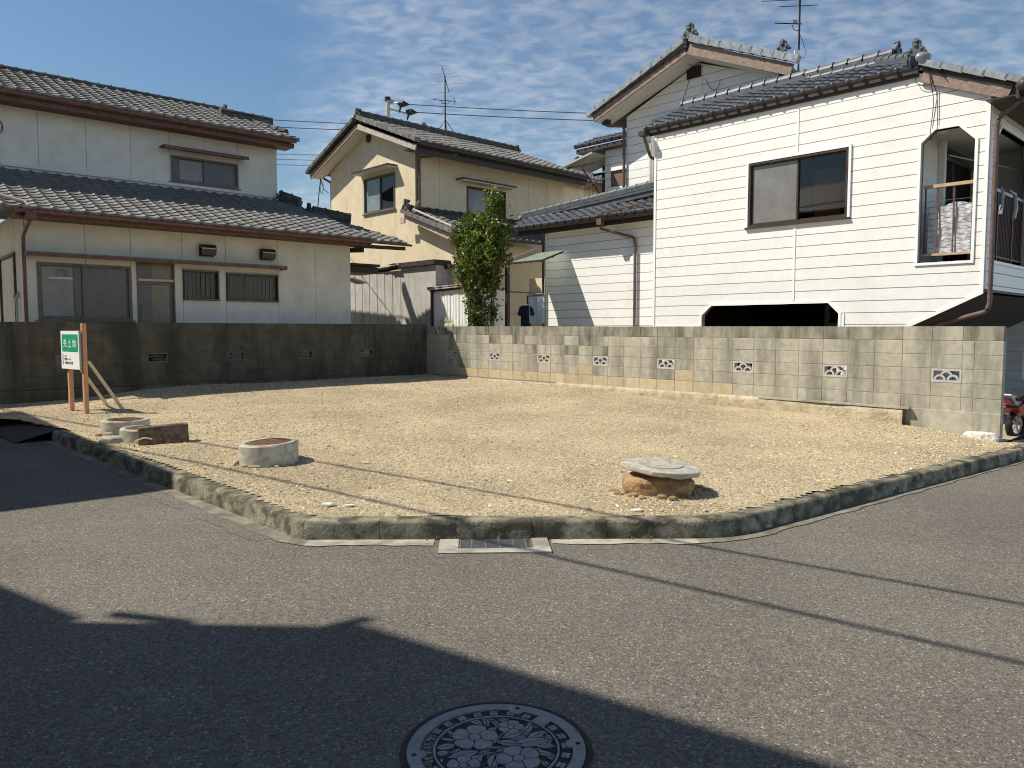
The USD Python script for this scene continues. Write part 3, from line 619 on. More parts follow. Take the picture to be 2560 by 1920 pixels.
# ------------------------------------------------------------------ roof pieces
TP = [(0, .004), (.08, .030), (.17, .036), (.27, .024), (.40, .006), (.58, .0), (.8, .004), (1.0, .018)]
def tile_local(tw, tl, th, eave):
    pts = []
    for s, lift in ((0, th), (.5 * tl, th * .55), (tl * 1.12, 0)):
        for t, h in TP: pts.append((t * tw * 1.03, s, h + lift))
    m = len(TP); f = []
    for i in range(2):
        for j in range(m - 1): f.append([i * m + j, i * m + j + 1, (i + 1) * m + j + 1, (i + 1) * m + j])
    k = len(pts); drop = th + (.035 if eave else .006)
    for t, h in TP: pts.append((t * tw * 1.03, .002, h + th - drop))
    for j in range(m - 1): f.append([k + j, k + j + 1, j + 1, j])
    return np.array(pts), np.array(f)
def roof(parent, fr, o_e, z_e, pitch, poly, mat, deck_mat, n_single, tw=.268, tl=.232, knob=None, seed=1, th=.024):
    """Tiled slope rising inwards from the eave at (o_e, z_e); poly in (u, horizontal run)."""
    poly = Polygon(poly); c, sn = math.cos(math.atan(pitch)), math.sin(math.atan(pitch))
    def world(a): return fr.w(np.column_stack([a[:, 0], z_e + a[:, 1] * sn + a[:, 2] * c, o_e - a[:, 1] * c + a[:, 2] * sn]))
    mbd = MB()
    for g in polys(poly):
        m = trimesh.creation.extrude_polygon(g, .05); w = np.array(m.vertices); w[:, 1] /= c; w[:, 2] -= .065
        mbd.add(world(w), m.faces)
    rf = obj('roof', mbd, deck_mat, parent)
    u0, r0, u1, r1 = poly.bounds; rr = random.Random(seed); single = 0; rest = MB(); tris = 0
    ncol = int((u1 - u0) / tw) + 1; nrow = int(r1 / c / tl) + 1
    for row in range(nrow):
        for col in range(ncol):
            u, s = u0 + col * tw, row * tl
            if not poly.contains(Point(u + tw / 2, max((s + tl * .5) * c, .01))): continue
            P, F = tile_local(tw, tl, th, row == 0)
            P = P.copy(); P[:, 2] += rr.uniform(-.003, .004) + rr.uniform(-.008, .008) * P[:, 1]; P[:, 0] += u + rr.uniform(-.003, .003); P[:, 1] += s
            if row == 0: P[:, 1] -= 0
            mb = MB().add(world(P), F)
            if knob and row == 0:
                kc = world(np.array([[u + tw * .16, -.004, .028]]))[0]; mb.ball(kc, .042, 1)
            if single < n_single:
                obj('tile', mb, mat if not (knob and row == 0 and knob != mat) else mat, rf, smooth=50); single += 1
            else:
                rest.add(*mb.done()); tris += 1
    if tris: obj('tile_field', rest, mat, rf, smooth=50, kind='stuff')
    return rf
def ridge(parent, A, B, w, h, mat, n=None, cap=.085, layers=3):
    A, B = np.asarray(A, float), np.asarray(B, float); ln = np.linalg.norm(B - A); n = n or max(2, round(ln / .30)); mb = MB()
    for i in range(layers):
        mb.bar(A + [0, 0, h * i / layers], B + [0, 0, h * i / layers], w * (1 - .12 * i) + .02 * (i % 2), h / layers * .82)
    mb.bar(A + [0, 0, -.12], B + [0, 0, -.12], w * .72, h + .11)
    rg = obj('ridge', mb, mat, parent)
    t = (B - A) / ln; side = np.cross(t, [0, 0, 1.]); side /= np.linalg.norm(side); up = np.cross(side, t)
    for i in range(n):
        a = A + t * ln * i / n; b = A + t * ln * (i + 1) / n; v = []; g = np.linspace(0, np.pi, 7)
        for P, r in ((a, cap * 1.22), (a + t * .035, cap * 1.22), (a + t * .036, cap), (b, cap)):
            for x in g: v.append(P + side * math.cos(x) * r * 1.15 + up * (math.sin(x) * r + h - .005))
        f = [[k * 7 + j, k * 7 + j + 1, (k + 1) * 7 + j + 1, (k + 1) * 7 + j] for k in range(3) for j in range(6)]
        mb2 = MB().add(v, f); mb2.add(v[:7], [[0, j, j + 1] for j in range(1, 6)]); mb2.add(v[-7:], [[0, j + 1, j] for j in range(1, 6)])
        obj('ridge_tile', mb2, mat, rg, smooth=40)
    return rg
def crest(parent, c, face, w, h, mat, horn=True):
    """ridge end ornament: a flat scrolled crest facing along 'face'"""
    face = np.array([face[0], face[1], 0.]); face /= np.linalg.norm(face); side = np.array([-face[1], face[0], 0])
    shp = unary_union([Point(0, .42).buffer(.36), Point(-.42, .12).buffer(.24), Point(.42, .12).buffer(.24), sbox(-.42, -.35, .42, .3), Point(-.66, -.12).buffer(.17), Point(.66, -.12).buffer(.17), Point(-.2, .72).buffer(.16), Point(.2, .72).buffer(.16), Point(0, .8).buffer(.17)])
    mb = MB()
    for g in polys(affinity.scale(shp, w / 1.6, h / 1.3, origin=(0, 0)).simplify(.004)):
        m = trimesh.creation.extrude_polygon(g, .07); q = np.array(m.vertices)
        mb.add(np.asarray(c) + q[:, :1] * side + q[:, 1:2] * np.array([0, 0, 1.]) + (q[:, 2:3] - .035) * face, m.faces)
    for (x, z, r) in ((0, .45, .2), (-.45, .1, .15), (.45, .1, .15), (-.66, -.12, .11), (.66, -.12, .11), (0, .84, .12)):
        mb.ball(np.asarray(c) + side * x * w / 1.6 + np.array([0, 0, z * h / 1.3]) + face * .03, r * w / 1.6, 2)
    if horn: mb.tube([np.asarray(c) + np.array([0, 0, h * .62]) - face * .12, np.asarray(c) + np.array([0, 0, h * .66]) + face * .06], w * .11, 10)
    obj('ridge_ornament', mb, mat, parent, smooth=40)
def verge_tiles(parent, A, B, n, w, h, mat, name='verge_tile', lug=True):
    A, B = np.asarray(A, float), np.asarray(B, float); t = (B - A) / np.linalg.norm(B - A); ln = np.linalg.norm(B - A)
    for i in range(n):
        a = A + t * ln * i / n; b = A + t * (ln * (i + 1) / n + .03)
        mb = MB().bar(a + [0, 0, .02], b, w, h)
        if lug: mb.bar(a + [0, 0, .02 + h * .9] + t * .0, a + [0, 0, .02 + h * .9] + t * .05, w * .5, .035)
        obj(name, mb, mat, parent)
def pipe(parent, pts, r, mat, name='downpipe', brackets=()):
    pts = [np.asarray(p, float) for p in pts]; P = [pts[0]]
    for a, b, c in zip(pts[:-2], pts[1:-1], pts[2:]):
        e = min(.08, np.linalg.norm(b - a) / 3, np.linalg.norm(c - b) / 3)
        p0 = b + (a - b) / np.linalg.norm(a - b) * e; p2 = b + (c - b) / np.linalg.norm(c - b) * e
        P += [(1 - t) ** 2 * p0 + 2 * t * (1 - t) * b + t * t * p2 for t in (0, .33, .66, 1)]
    P.append(pts[-1]); mb = MB().tube(P, r, 10)
    for (p, q) in brackets: mb.tube([p, q], r * 1.25, 10)
    return obj(name, mb, mat, parent, smooth=50)
def gutter(parent, A, B, mat, r=.055):
    A, B = np.asarray(A, float), np.asarray(B, float); t = (B - A) / np.linalg.norm(B - A); side = np.cross(t, [0, 0, 1.]); side /= np.linalg.norm(side)
    g = np.linspace(np.pi, 2 * np.pi, 8); v = []
    for P in (A, B):
        for rr in (r, r * .88):
            for x in g: v.append(P + side * math.cos(x) * rr + np.array([0, 0, math.sin(x) * rr]))
    f = []
    for j in range(7):
        f += [[j, j + 1, 16 + j + 1, 16 + j], [8 + j, 16 + 8 + j, 16 + 8 + j + 1, 8 + j + 1], [j, 8 + j, 8 + j + 1, j + 1], [16 + j, 16 + j + 1, 24 + j + 1, 24 + j]]
    f += [[0, 16, 24, 8], [7, 15, 31, 23]]
    mb = MB().add(v, f)
    obj('gutter', mb, mat, parent, smooth=40)

def ring(u0, u1, z0, z1, w): return sbox(u0, z0, u1, z1).difference(sbox(u0 + w, z0 + w, u1 - w, z1 - w))
def window(parent, fr, u0, u1, z0, z1, mat='bronze_frame', leaves=((0, .5, 'clear_glass'), (.5, 1, 'clear_glass')), fw=.035, curtain=None, o=0.0, sill=True, recess=.07):
    """aluminium sliding window: outer frame proud of the wall, sliding sashes one behind the other, a pane in each"""
    wd = obj('window', MB().prism(fr, ring(u0, u1, z0, z1, fw), o - recess - .03, o + .022), mat, parent)
    W = u1 - u0 - 2 * fw
    for i, (a, b, pm_) in enumerate(leaves):
        a0, b0 = u0 + fw + a * W - (.015 if a > 0 else 0), u0 + fw + b * W + (.015 if b < 1 else 0)
        oo = o - recess + (.022 if i % 2 == 0 else -.008)
        obj('sash', MB().prism(fr, ring(a0, b0, z0 + fw - .005, z1 - fw + .005, .032), oo, oo + .026), mat, wd)
        obj('pane', MB().box(fr, a0 + .03, b0 - .03, oo + .010, oo + .016, z0 + fw + .025, z1 - fw - .025), pm_, wd)
    if sill: obj('sill', MB().box(fr, u0 - .05, u1 + .05, o - .02, o + .05, z0 - .035, z0 - .002), mat, wd)
    if curtain:
        us = np.linspace(u0 + .02, u1 - .02, 60); v = []
        for u in us:
            oo = o - recess - .12 + .022 * math.sin(u * 52)
            v += [fr.pt(u, oo, z0 + .02), fr.pt(u, oo, z1 - .02)]
        obj('curtain', MB().add(v, [[2 * i, 2 * i + 2, 2 * i + 3, 2 * i + 1] for i in range(59)]), curtain, wd, smooth=True)
    return wd
def hole(u0, u1, z0, z1): return sbox(u0 + .01, z0 + .01, u1 - .01, z1 - .01)
def joints(parent, fr, us, z0, z1, mat='groove'):
    for u in us: obj('panel_joint', MB().box(fr, u - .005, u + .005, -.02, .002, z0, z1), mat, parent)

def walls(parent, fr, poly, holes, mat, depth, t=.12, sides=True, zt=None, cuts=(), course=None, gap=.008):
    """front wall with openings, clad in upright panels (cuts) or in level boards (course = (z of a joint, height)); plain side and back walls"""
    p = Polygon(poly)
    for h in holes: p = p.difference(h)
    u0, z0, u1, z1 = Polygon(poly).bounds
    clad = bool(cuts) or course
    w = obj('wall', MB().prism(fr, p, -t, -.016 if clad else 0), 'groove' if clad else mat, parent)
    if cuts:
        e = [u0 - 1] + sorted(cuts) + [u1 + 1]
        for a, b in zip(e[:-1], e[1:]):
            q = p.intersection(sbox(a + gap / 2, z0 - 1, b - gap / 2, z1 + 1))
            if polys(q): obj('wall_panel', MB().prism(fr, q, -.015, 0), mat, parent)
    if course:
        zj, ch, vs = course
        e = [u0 - 1] + sorted(vs) + [u1 + 1]
        z = zj - math.ceil((zj - z0) / ch) * ch
        while z < z1:
            for a, b in zip(e[:-1], e[1:]):
                q = p.intersection(sbox(a + gap / 2, z + gap / 2, b - gap / 2, z + ch - gap / 2))
                for g in polys(q):
                    if g.area > .002: obj('siding_board', MB().prism(fr, g, -.015, R.uniform(-.0008, .0008)), mat, parent)
            z += ch
    if sides:
        zt = zt or z1; m2 = mat
        obj('wall', MB().box(fr, u0, u0 + t, -depth, -t - .002, z0, zt), m2, parent); obj('wall', MB().box(fr, u1 - t, u1, -depth, -t - .002, z0, zt), m2, parent)
        obj('wall', MB().box(fr, u0 + t + .002, u1 - t - .002, -depth, -depth + t, z0, zt), m2, parent)
    return w

# ------------------------------------------------------------------ cream house on the left
ch = thing('cream_house', 'cream two storey house with old grey tiled roofs behind the shaded left wall', 'house', LH1.pt(-5, 0, .3))
w1 = (-8.44, -6.76, 1.835, 2.945); dr_ = (-6.65, -5.89, .85, 3.06); w2 = (-5.72, -4.94, 2.285, 2.945); w3 = (-4.78, -3.55, 2.285, 2.925)
walls(ch, LH1, [(-8.61, .2), (-1.64, .2), (-1.64, 3.95), (-8.61, 3.95)], [hole(*w1), hole(*dr_), hole(*w2), hole(*w3)], 'cream_stucco', 6.5, sides=False, cuts=[-7.59, -6.75, -5.72, -4.78, -3.55, -2.59])
obj('wall', MB().box(LH1, -8.61, -8.49, -9.0, -.122, .2, 3.95), 'cream_stucco', ch)
obj('wall', MB().box(LH1, -1.76, -1.64, -9.0, -.122, .2, 3.95), 'cream_stucco', ch)
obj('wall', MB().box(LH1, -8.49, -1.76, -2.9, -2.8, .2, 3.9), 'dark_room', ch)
wd = window(ch, LH1, *w1, mat='grey_frame', leaves=((0, .37, 'frosted_grey'), (.37, .47, 'frosted_dark'), (.47, 1, 'frosted_dark')), fw=.05)
obj('inner_shelf', MB().box(LH1, w1[0] + .2, w1[0] + .62, -.036, -.03, 2.64, 2.67), 'silver_sheet', wd)
obj('stored_box', MB().box(LH1, w1[0] + .33, w1[0] + .54, -.037, -.032, 2.69, 2.84), 'yellow_lamp_cloth', wd)
do = obj('door', MB().prism(LH1, ring(*dr_, .03), -.1, .02), 'grey_frame', ch)
obj('transom', MB().box(LH1, dr_[0] + .03, dr_[1] - .03, -.08, .015, 2.66, 2.71), 'copper_pink', do)
obj('leaf_frame', MB().prism(LH1, ring(dr_[0] + .03, dr_[1] - .03, .88, 2.655, .06), -.07, -.03), 'grey_frame', do)
obj('pane', MB().box(LH1, dr_[0] + .09, dr_[0] + .30, -.055, -.045, .95, 2.59), 'frosted_dark', do)
obj('pane', MB().box(LH1, dr_[0] + .302, dr_[1] - .09, -.055, -.047, .95, 2.59), 'frosted_olive', do)
obj('transom_pane', MB().box(LH1, dr_[0] + .03, dr_[0] + .31, -.06, -.05, 2.71, 3.03), 'frosted_dark', do)
obj('transom_pane', MB().box(LH1, dr_[0] + .312, dr_[1] - .03, -.06, -.052, 2.71, 3.03), 'frosted_olive', do)
for w_, nb in ((w2, 8), (w3, 13)):
    wd = window(ch, LH1, *w_, mat='bronze_frame', leaves=((0, .36, 'frosted_dark'), (.36, 1, 'dim_glass')), curtain='curtain_dim', sill=False)
    for zz in (w_[2] + .01, w_[3] - .035): obj('grille_rail', MB().box(LH1, w_[0], w_[1], .045, .065, zz, zz + .025), 'grey_frame', wd)
    for i in range(nb):
        u = w_[0] + .03 + (w_[1] - w_[0] - .06) * i / (nb - 1)
        obj('grille_bar', MB().box(LH1, u - .008, u + .008, .046, .062, w_[2] + .036, w_[3] - .036), 'grey_frame', wd)
aw = obj('awning', MB().add(*MB().box(LH1, -8.66, -3.48, .0, .36, 3.095, 3.118).done()), 'grey_frame', ch)
obj('awning_fascia', MB().box(LH1, -8.66, -3.48, .345, .362, 3.03, 3.093), 'brown_fascia', aw)
obj('awning_fascia', MB().box(LH1, -8.66, -8.64, .0, .343, 3.03, 3.093).box(LH1, -3.50, -3.48, .0, .343, 3.03, 3.093), 'brown_fascia', aw)
obj('awning_flashing', MB().box(LH1, -8.66, -3.48, .002, .02, 3.12, 3.16), 'galvanised', aw)
for u in (-5.2, -3.83):
    hd = obj('vent_hood', MB().prism(Fr(LH1.pt(u - .16, 0, 0)[:2], LH1.yaw + 90), [(.002, 3.25), (.002, 3.5), (.12, 3.5), (.2, 3.43), (.2, 3.40), (.14, 3.27), (.125, 3.27), (.18, 3.40), (.03, 3.44), (.03, 3.25)], -.32, 0), 'bronze_frame', ch)
    obj('hood_front_lip', MB().box(LH1, u - .16, u + .16, .19, .206, 3.40, 3.42), 'galvanised', hd)
    obj('hood_inside', MB().box(LH1, u - .15, u + .15, .031, .12, 3.29, 3.40), 'dark_room', hd)
# lower roof
EZ, EO, PT = 3.86, .75, .362
lowpoly = [(-9.05, 0), (-1.42, 0), (-1.42, .5), (-2.05, 3.55), (-9.05, 3.55)]
roof(ch, LH1, EO, EZ, PT, [(-8.95, 0), (-1.42, 0), (-1.42, .45), (-2.0, 3.55), (-9.9, 3.55), (-8.95, .0)], 'old_tile', 'brown_fascia', 190, seed=5)
obj('eave_fascia', MB().box(LH1, -8.85, -1.45, .58, .62, 3.70, 3.83), 'brown_fascia', ch)
obj('soffit', MB().box(LH1, -8.85, -1.45, .002, .578, 3.73, 3.75), 'brown_fascia', ch)
gutter(ch, LH1.pt(-8.9, .72, 3.83), LH1.pt(-1.45, .72, 3.80), 'maroon_pipe', .06)
obj('fascia_end', MB().bar(LH1.pt(-1.43, .64, 3.70), LH1.pt(-1.43, -.6, 3.76), .04, .14), 'brown_fascia', ch)
# side extension of the lower roof, to the right
roof(ch, LH1, .12, 3.90, PT, [(-1.38, 0), (.16, 0), (-.80, 1.7), (-1.9, 1.7), (-1.9, .9)], 'old_tile', 'brown_fascia', 20, seed=15)
ridge(ch, LH1.pt(-.72, -1.62, 4.60), LH1.pt(-1.75, -1.75, 4.72), .2, .13, 'old_ridge')
crest(ch, LH1.pt(-1.86, -1.72, 4.80), -LH1.n * 0 + np.array([-LH1.d[0], -LH1.d[1]]), .26, .26, 'old_ridge', False)
obj('roof_beam', MB().bar(LH1.pt(-1.5, -.1, 3.72), LH1.pt(.0, .0, 3.74), .06, .09).bar(LH1.pt(-1.3, .05, 3.6), LH1.pt(-1.3, -1.6, 3.7), .06, .12), 'dark_brown', ch)
obj('side_canopy', MB().box(LH1, -1.63, -.55, -1.2, -.35, 3.30, 3.36).box(LH1, -1.63, -.60, -1.3, -.37, 3.12, 3.28), 'dark_brown', ch)
obj('side_pent_roof', MB().bar(LH1.pt(-1.62, -.12, 2.92), LH1.pt(-1.24, -.12, 2.82), .5, .03), 'copper_pink', ch)
# left hip, its rain pipe and the sunlit side wall
obj('rain_lead', MB().tube([LH1.pt(-9.9, .0, 4.33), LH1.pt(-8.72, .66, 3.98), LH1.pt(-8.66, .74, 3.9)], .035, 10), 'copper_pink', ch, smooth=40)
pipe(ch, [LH1.pt(-8.63, .70, 3.80), LH1.pt(-8.63, .68, 3.68), LH1.pt(-8.66, .12, 3.42), LH1.pt(-8.66, .09, 3.3), LH1.pt(-8.66, .09, .4)], .034, 'maroon_pipe')
obj('hopper', MB().box(LH1, -8.72, -8.55, .64, .80, 3.66, 3.80), 'maroon_pipe', ch)
SW = Fr(LH1.pt(-8.612, 0, 0)[:2], LH1.yaw + 90)    # u runs towards the street; the wall goes back to negative u
wd = window(ch, SW, -2.9, -1.1, 1.7, 3.2, mat='brown_fascia', leaves=((0, 1, 'frosted_grey'),), fw=.05, o=.02)
obj('meter_pipe', MB().tube([SW.pt(-.8, .06, .5), SW.pt(-.8, .06, 2.25), SW.pt(-.8, .02, 2.4)], .018, 8).ball(SW.pt(-.9, .06, 2.3), .05, 2), 'galvanised', ch, smooth=40)
obj('roof_left_slope', MB().add([LH1.pt(-8.97, .7, 3.84), LH1.pt(-9.95, -2.7, 5.2), LH1.pt(-9.95, -8, 5.2), LH1.pt(-9.3, -8, 3.84), LH1.pt(-9.3, .3, 3.84)], [[0, 1, 2], [0, 2, 3], [0, 3, 4]]), 'old_tile', ch)
# upper floor
w4 = (-4.97, -3.28, 5.32, 5.965)
walls(ch, LH2, [(-12.5, 4.6), (-2.21, 4.6), (-2.21, 6.6), (-12.5, 6.6)], [hole(*w4)], 'cream_stucco', 4.6, cuts=[-11.6, -10.68, -9.75, -8.78, -7.81, -6.85, -5.89, -5.0, -4.13, -3.28], zt=6.5)
window(ch, LH2, *w4, mat='grey_frame', leaves=((0, .09, 'frosted_dark'), (.09, .48, 'frosted_grey'), (.48, 1, 'frosted_dark')), fw=.05)
aw = obj('awning', MB().box(LH2, -5.24, -3.13, .0, .36, 6.10, 6.12), 'brown_fascia', ch)
obj('awning_fascia', MB().box(LH2, -5.24, -3.13, .34, .36, 6.04, 6.098), 'brown_fascia', aw)
obj('wall_flashing', MB().box(LH2, -12.5, -2.17, .002, .05, 5.21, 5.28), 'silver_sheet', ch)
roof(ch, LH2, .68, 6.71, .41, [(-12.6, 0), (-1.86, 0), (-2.15, .9), (-2.7, 2.9), (-12.6, 2.9)], 'old_tile', 'brown_fascia', 90, seed=6)
obj('eave_fascia', MB().box(LH2, -12.5, -1.95, .48, .52, 6.49, 6.62), 'brown_fascia', ch)
obj('soffit', MB().box(LH2, -12.5, -1.95, .002, .478, 6.51, 6.53), 'brown_fascia', ch)
gutter(ch, LH2.pt(-12.5, .64, 6.66), LH2.pt(-1.95, .64, 6.66), 'maroon_pipe', .06)
obj('rear_slope', MB().add([LH2.pt(-12.6, -2.22, 7.88), LH2.pt(-2.5, -2.22, 7.88), LH2.pt(-1.7, -5.3, 6.6), LH2.pt(-12.6, -5.3, 6.6), LH2.pt(-1.9, .6, 6.7)], [[0, 1, 2], [0, 2, 3], [1, 4, 2]]), 'old_tile', ch)
ridge(ch, LH2.pt(-12.6, -2.2, 7.74), LH2.pt(-2.75, -2.2, 7.74), .24, .17, 'old_ridge')
crest(ch, LH2.pt(-2.72, -2.2, 7.86), (LH2.d[0], LH2.d[1]), .34, .3, 'old_ridge', False)
ridge(ch, LH2.pt(-3.25, -1.2, 7.46), LH2.pt(-1.80, -1.15, 7.44), .2, .14, 'old_ridge')
ridge(ch, LH2.pt(-2.7, -1.9, 7.6), LH2.pt(-1.95, -.0, 6.92), .18, .1, 'old_ridge')
ridge(ch, LH2.pt(-2.2, .05, 5.18), LH2.pt(-1.85, .5, 4.98), .3, .16, 'old_ridge', 2)
obj('cable_loop', MB().tube([LH2.pt(-8.6 + .12 * math.cos(a), .06, 6.02 + .17 * math.sin(a)) for a in np.linspace(1.6, -3.9, 16)], .012, 6), 'cable', ch, smooth=True)

# ------------------------------------------------------------------ beige house beyond the corner
bh = thing('beige_house', 'beige stucco gabled house with dark tiled roof beyond the far corner', 'house', BG.pt(-2.4, 0, .3))
gw = (-2.68, -1.01, 5.27, 6.36)
walls(bh, BG, [(-4.68, .3), (0, .3), (0, 6.85), (-2.34, 7.86), (-4.68, 6.85)], [hole(*gw)], 'beige_stucco', 6.36, cuts=[-3.72, -2.76, -1.84, -1.0], sides=False)
dw = (1.95, 3.58, 4.9, 6.06)
walls(bh, BD, [(.002, .3), (6.36, .3), (6.36, 6.85), (.002, 6.85)], [hole(*dw)], 'beige_stucco', 4.7, cuts=[.9, 4.6, 5.5], sides=False)
obj('wall', MB().box(BG, -4.68, -4.56, -6.3, -.125, .3, 6.8), 'beige_stucco', bh); obj('wall', MB().box(BG, -4.55, -.13, -6.36, -6.24, .3, 6.9), 'beige_stucco', bh)
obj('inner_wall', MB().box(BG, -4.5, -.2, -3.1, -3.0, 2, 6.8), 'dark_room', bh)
window(bh, BG, *gw, mat='grey_frame', leaves=((0, .5, 'frosted_teal'), (.5, 1, 'clear_glass')), fw=.045, curtain='curtain')
window(bh, BD, *dw, mat='bronze_frame', leaves=((0, .5, 'frosted_teal'), (.5, 1, 'dim_glass')), fw=.045, curtain='curtain_dim')
for fr, a, b, z in ((BG, -2.86, -.88, 6.50), (BD, 1.52, 3.74, 6.17)):
    aw = obj('awning', MB().box(fr, a, b, .002, .36, z, z + .045), 'dark_brown', bh)
    obj('awning_soffit', MB().box(fr, a + .01, b - .01, .003, .34, z - .03, z - .002), 'soffit', aw)
vt = obj('gable_vent', MB().tube([BG.pt(-2.37, .003, 7.57), BG.pt(-2.37, .03, 7.57)], .13, 24), 'dark_brown', bh)
for k in range(5): obj('louvre', MB().box(BG, -2.37 - .1 + .0, -2.37 + .1, .031, .04, 7.49 + k * .04, 7.503 + k * .04), 'black_metal', vt)
EBZ, BPT = 6.93, .405
roof(bh, BD, .66, EBZ, BPT, [(-.42, 0), (6.95, 0), (6.45, 1.4), (6.35, 3.05), (-.42, 3.05)], 'old_tile', 'dark_brown', 200, seed=9)
L2 = Fr(BG.pt(-4.68, 0, 0)[:2], BD.yaw - 180)
roof(bh, L2, .66, EBZ, BPT, [(-6.4, 0), (.42, 0), (.42, 3.05), (-6.4, 3.05)], 'old_tile', 'dark_brown', 0, seed=10)
for nm, o, w_, mat in (('barge_board', .42, .035, 'pale_barge'),):
    obj('barge_board', MB().bar(BG.pt(-2.36, .42, 7.78), BG.pt(.58, .42, 6.66), .035, .15), 'pale_barge', bh)
    obj('barge_board', MB().bar(BG.pt(-2.36, .42, 7.78), BG.pt(-5.22, .42, 6.66), .035, .15), 'worn_barge', bh)
obj('gable_soffit', MB().bar(BG.pt(-2.34, .2, 7.80), BG.pt(.55, .2, 6.70), .40, .02), 'soffit', bh)
obj('gable_soffit', MB().bar(BG.pt(-2.34, .2, 7.80), BG.pt(-5.2, .2, 6.70), .40, .02), 'soffit', bh)
obj('eave_box', MB().box(BD, -.4, 6.9, .002, .56, 6.74, 6.78).box(BD, -.4, 6.9, .50, .56, 6.60, 6.90), 'dark_brown', bh)
gutter(bh, BD.pt(-.4, .66, 6.86), BD.pt(6.8, .66, 6.84), 'dark_brown', .06)
verge_tiles(bh, BG.pt(-2.25, .44, 8.02), BG.pt(.68, .44, 6.88), 11, .2, .12, 'old_tile', lug=False)
verge_tiles(bh, BG.pt(-2.45, .44, 8.02), BG.pt(-5.35, .44, 6.86), 11, .2, .10, 'old_ridge', lug=False)
ridge(bh, BD.pt(-.35, -2.34, 8.10), BD.pt(6.3, -2.34, 8.10), .26, .17, 'old_ridge')
crest(bh, BG.pt(-2.37, .40, 8.18), (BG.n[0], BG.n[1]), .40, .30, 'old_ridge')
crest(bh, BD.pt(6.35, -2.34, 8.20), (BD.d[0], BD.d[1]), .36, .28, 'old_ridge', False)
crest(bh, BD.pt(2.1, -2.34, 8.33), (BG.n[0], BG.n[1]), .26, .14, 'old_ridge', False)
pipe(bh, [BD.pt(1.1, .6, 6.78), BD.pt(.1, .1, 6.62), BD.pt(.1, .08, 6.5), BD.pt(.1, .08, 4.9)], .035, 'pipe_brown')
pipe(bh, [BG.pt(-5.1, .0, 6.72), BG.pt(-4.74, -.05, 6.55), BG.pt(-4.74, -.05, 4.6)], .035, 'pipe_brown')
# its low wing at the right with a pink copper gutter
roof(bh, BD, 2.2, 4.22, .40, [(-.32, 0), (5.0, 0), (5.0, 2.15), (-.32, 2.15)], 'old_tile', 'dark_brown', 30, seed=19)
obj('wing_barge', MB().bar(BG.pt(-.12, .32, 4.86), BG.pt(2.2, .32, 3.98), .035, .15), 'copper_pink', bh)
obj('wing_barge_end', MB().add(*MB().box(BG, -.3, -.1, .28, .33, 4.72, 4.9).done()), 'copper_pink', bh)
obj('wing_soffit', MB().bar(BG.pt(.0, .15, 4.86), BG.pt(2.15, .15, 4.02), .3, .02), 'soffit', bh)
verge_tiles(bh, BG.pt(-.15, .34, 5.0), BG.pt(2.3, .34, 4.16), 9, .2, .1, 'old_tile', lug=False)
crest(bh, BG.pt(.0, .33, 5.17), (BG.n[0], BG.n[1]), .36, .28, 'old_ridge')
ridge(bh, BG.pt(.05, .2, 5.04), BG.pt(.05, -5, 5.04), .2, .10, 'old_ridge')
obj('wing_wall', MB().prism(BG, [(.002, .3), (1.74, .3), (1.74, 4.05), (.002, 4.82)], -.12, 0), 'beige_stucco', bh)
obj('wing_wall', MB().box(BD, .13, 5, 1.62, 1.74, .3, 4.1), 'beige_stucco', bh)
obj('wing_dark_band', MB().box(BG, .55, 1.8, .002, .18, 3.32, 3.44), 'dark_brown', bh)
obj('copper_rain_pipe', MB().tube([BG.pt(.42, .2, 5.28), BG.pt(.55, .3, 5.26), BG.pt(.38, .36, 5.06), BG.pt(2.05, .30, 4.42)], .03, 8), 'copper_pink', bh, smooth=40)
# cables at its left eave
obj('cable_bundle', MB().tube([BG.pt(-5.15, .1, 6.75), BG.pt(-5.25, .1, 6.4), BG.pt(-5.45, .1, 5.5)], .016, 6).tube([BG.pt(-5.1 + .1 * math.cos(a), .1, 6.42 + .2 * math.sin(a)) for a in np.linspace(0, 6.2, 14)], .01, 6).tube([BG.pt(-4.75, .05, 6.2), BG.pt(-5.0, .08, 6.35), BG.pt(-5.15, .1, 6.68)], .01, 6).tube([BG.pt(-4.72, .05, 5.6), BG.pt(-5.6, .3, 5.2)], .008, 6), 'cable', bh)

# ------------------------------------------------------------------ white house on the right
wh = thing('white_house', 'white clapboard two storey house with blue grey tiled roofs behind the rear wall', 'house', MH.pt(9, 0, .1))
win = (7.86, 9.83, 3.67, 4.92)
opening = Polygon([(11.04, 2.77), (11.85, 2.77), (11.85, 4.70), (11.6, 4.955), (11.25, 4.955), (11.04, 4.77)])
garage = Polygon([(6.84, -.2), (9.72, -.2), (9.72, 1.94), (9.52, 2.135), (7.06, 2.135), (6.84, 1.94)])
front = [(5.58, .05), (5.58, 5.945), (10.97, 5.945), (12.05, 5.40), (12.05, 2.22), (10.98, 1.70), (10.2, 1.70), (10.2, .05)]
hw = hole(*win)
walls(wh, MH, front, [hw, opening, garage], 'white_siding', 6, sides=False, course=(5.75, .2113, [8.85]), gap=.011)
def trim_line(poly, w, keep=None):
    p = Polygon(poly); return p.difference(p.buffer(-w, join_style=2))
edge = Polygon(front); rimp = edge.difference(edge.buffer(-.055, join_style=2)).intersection(sbox(5, 1.7, 13, 7)).difference(sbox(5.66, 1.6, 10.9, 1.8))
obj('corner_trim', MB().prism(MH, rimp, .001, .014), 'white_trim', wh)
obj('joint_cover', MB().box(MH, 8.83, 8.87, .001, .010, win[3] + .05, 5.88).box(MH, 8.82, 8.86, .001, .010, 2.2, win[2] - .05), 'white_trim', wh)
